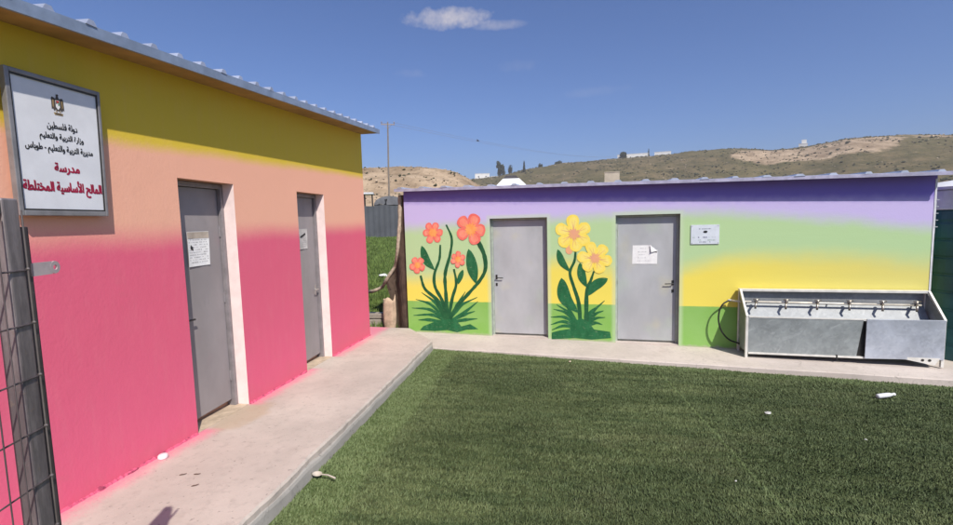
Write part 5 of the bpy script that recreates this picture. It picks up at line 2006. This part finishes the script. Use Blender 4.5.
# ------------------------------------------------------------------ small things on the ground
o = thing('bottle', 'white plastic bottle lying on the turf near the trough', 'bottle', (6.95, 5.755, turf_z(6.95, 5.755) + 0.044), 0.33)
mb = MB()
pr = [(-0.125, 0.006), (-0.122, 0.022), (-0.11, 0.027), (0.02, 0.027), (0.06, 0.023), (0.085, 0.015), (0.10, 0.014)]
mb.tube([(x, 0, 0.0) for x, r in pr], [r for x, r in pr], 14)
mb.build('bottle_body', plain('white_plastic', (0.62, 0.62, 0.62), 0.35, vary=0.03, bump=0), o, smooth=True)
mb = MB()
mb.tube([(0.101, 0, 0), (0.125, 0, 0)], 0.017, 12)
mb.build('cap', M_PAPER, o)

M_SPOON = plain('yellowed_plastic', (0.50, 0.44, 0.36), 0.5, vary=0.1, bump=0)
o = thing('plastic_spoon', 'white plastic spoon lying on the turf by the kerb', 'spoon', (1.32, 3.08, turf_z(1.32, 3.08) + 0.022), -0.32)
mb = MB()
ring = []
for i in range(5):
    r = (0.0, 0.3, 0.6, 0.85, 1.0)[i]
    for k in range(14):
        a = 2 * math.pi * k / 14
        mb.v.append((-0.055 + 0.040 * r * math.cos(a), 0.030 * r * math.sin(a), 0.018 * r * r + 0.004))
for i in range(4):
    for k in range(14):
        mb.f.append((i * 14 + k, (i + 1) * 14 + k, (i + 1) * 14 + (k + 1) % 14, i * 14 + (k + 1) % 14))
        mb.mi.append(0)
sb = mb.build('spoon_bowl', M_SPOON, o, smooth=True)
sb.modifiers.new('thick', 'SOLIDIFY').thickness = 0.004
mb = MB()
mb.tube([(-0.018, 0, 0.022), (0.05, 0.004, 0.030), (0.12, 0.006, 0.020)], [0.005, 0.006, 0.007], 6)
mb.build('spoon_handle', M_SPOON, o)

o = thing('plastic_disc', 'round white plastic cap lying on the walkway against the pink wall', 'plastic cap', (0.063, 3.006, walk_z(3.006) + 0.002))
mb = MB()
mb.lathe([(0.001, 0.0), (0.034, 0.0), (0.036, 0.006), (0.034, 0.022), (0.026, 0.030), (0.001, 0.031)], n=18)
mb.build('cap_body', plain('white_pinkish_plastic', (0.78, 0.66, 0.66), 0.5, bump=0), o, smooth=True)

for k, (x, y, s, lab) in enumerate(((5.325, 5.007, 0.035, 'white paper scrap on the turf in front of the trough'), (4.40, 3.50, 0.012, 'tiny pale crumb on the turf lowest in the yard'),
                                    (3.39, 6.711, 0.03, 'pale scrap on the turf edge below the left grey door'), (5.9, 4.45, 0.014, 'tiny pale crumb on the turf between scrap and bottle'))):
    o = thing('litter_scrap', lab, 'litter', (x, y, turf_z(x, y) + 0.024), k * 0.8, 'litter on the turf')
    mb = MB()
    mb.ball((0, 0, 0), (s * 0.9, s * 0.6, s * 0.35), 7, 5, 0, 0.35)
    mb.build('scrap', plain('soiled_paper', (0.55, 0.54, 0.50), 0.9) if k != 2 else plain('tan_scrap', (0.5, 0.42, 0.3), 0.9), o)
for k, (x, y, a, lab) in enumerate(((0.421, 2.785, 0.5, 'dark dry leaf curl on the walkway nearer the wall'), (0.52, 2.80, 0.2, 'dark dry leaf curl on the walkway middle'), (0.619, 2.66, 0.6, 'dark dry leaf curl on the walkway nearer the kerb'))):
    o = thing('dry_leaf', lab, 'leaf', (x, y, walk_z(y) + 0.003), a, 'dry leaves on the walkway')
    mb = MB()
    w = [(-0.024, 0), (-0.010, 0.005), (0.004, 0.002), (0.024, 0.004), (0.008, -0.005), (-0.012, -0.004)]
    mb.prism(w, lambda u, v, s: (u, v, 0.002 + 0.006 * abs(v) * 60 * 0.1 + 0.003 * s))
    mb.build('leaf_blade', plain('dry_leaf_brown', (0.13, 0.09, 0.065), 0.9), o)
p = back(8.33, 0.30, 0)
o = thing('fallen_leaf', 'yellow brown curled leaf on the pavement right of the trough', 'leaf', (8.90, 7.42, BZ + SLAB_SLOPE * 8.4 + 0.004), 0.3)
mb = MB()
for sgn in (1, -1):
    mb.v += []
w = [(-0.10, 0.0), (-0.05, 0.035), (0.02, 0.05), (0.07, 0.035), (0.11, 0.0), (0.06, -0.03), (0.0, -0.045), (-0.06, -0.03)]
mb.prism(w, lambda u, v, s: (u, v, 0.02 + 14 * v * v + 2.2 * u * u + 0.004 * s))
mb.tube([(-0.10, 0, 0.04), (-0.17, 0.01, 0.01)], 0.005, 5)
mb.build('leaf_blade', plain('yellow_brown_leaf', (0.36, 0.25, 0.06), 0.8, vary=0.3), o)

# ------------------------------------------------------------------ air
mb = MB()
mb.box((-3800, -3800, -12), (3800, 3800, 72))
hz = bpy.data.materials.new('thin_haze')
hz.use_nodes = True
ht = hz.node_tree
ht.nodes.remove(ht.nodes['Principled BSDF'])
pv = ht.nodes.new('ShaderNodeVolumePrincipled')
pv.inputs['Color'].default_value = (0.86, 0.82, 0.82, 1)
pv.inputs['Density'].default_value = 0.0005
pv.inputs['Anisotropy'].default_value = 0.0
ht.links.new(pv.outputs[0], ht.nodes['Material Output'].inputs['Volume'])
tag(mb.build('haze', hz), 'thin pale haze over the far hills', 'haze', kind='stuff')
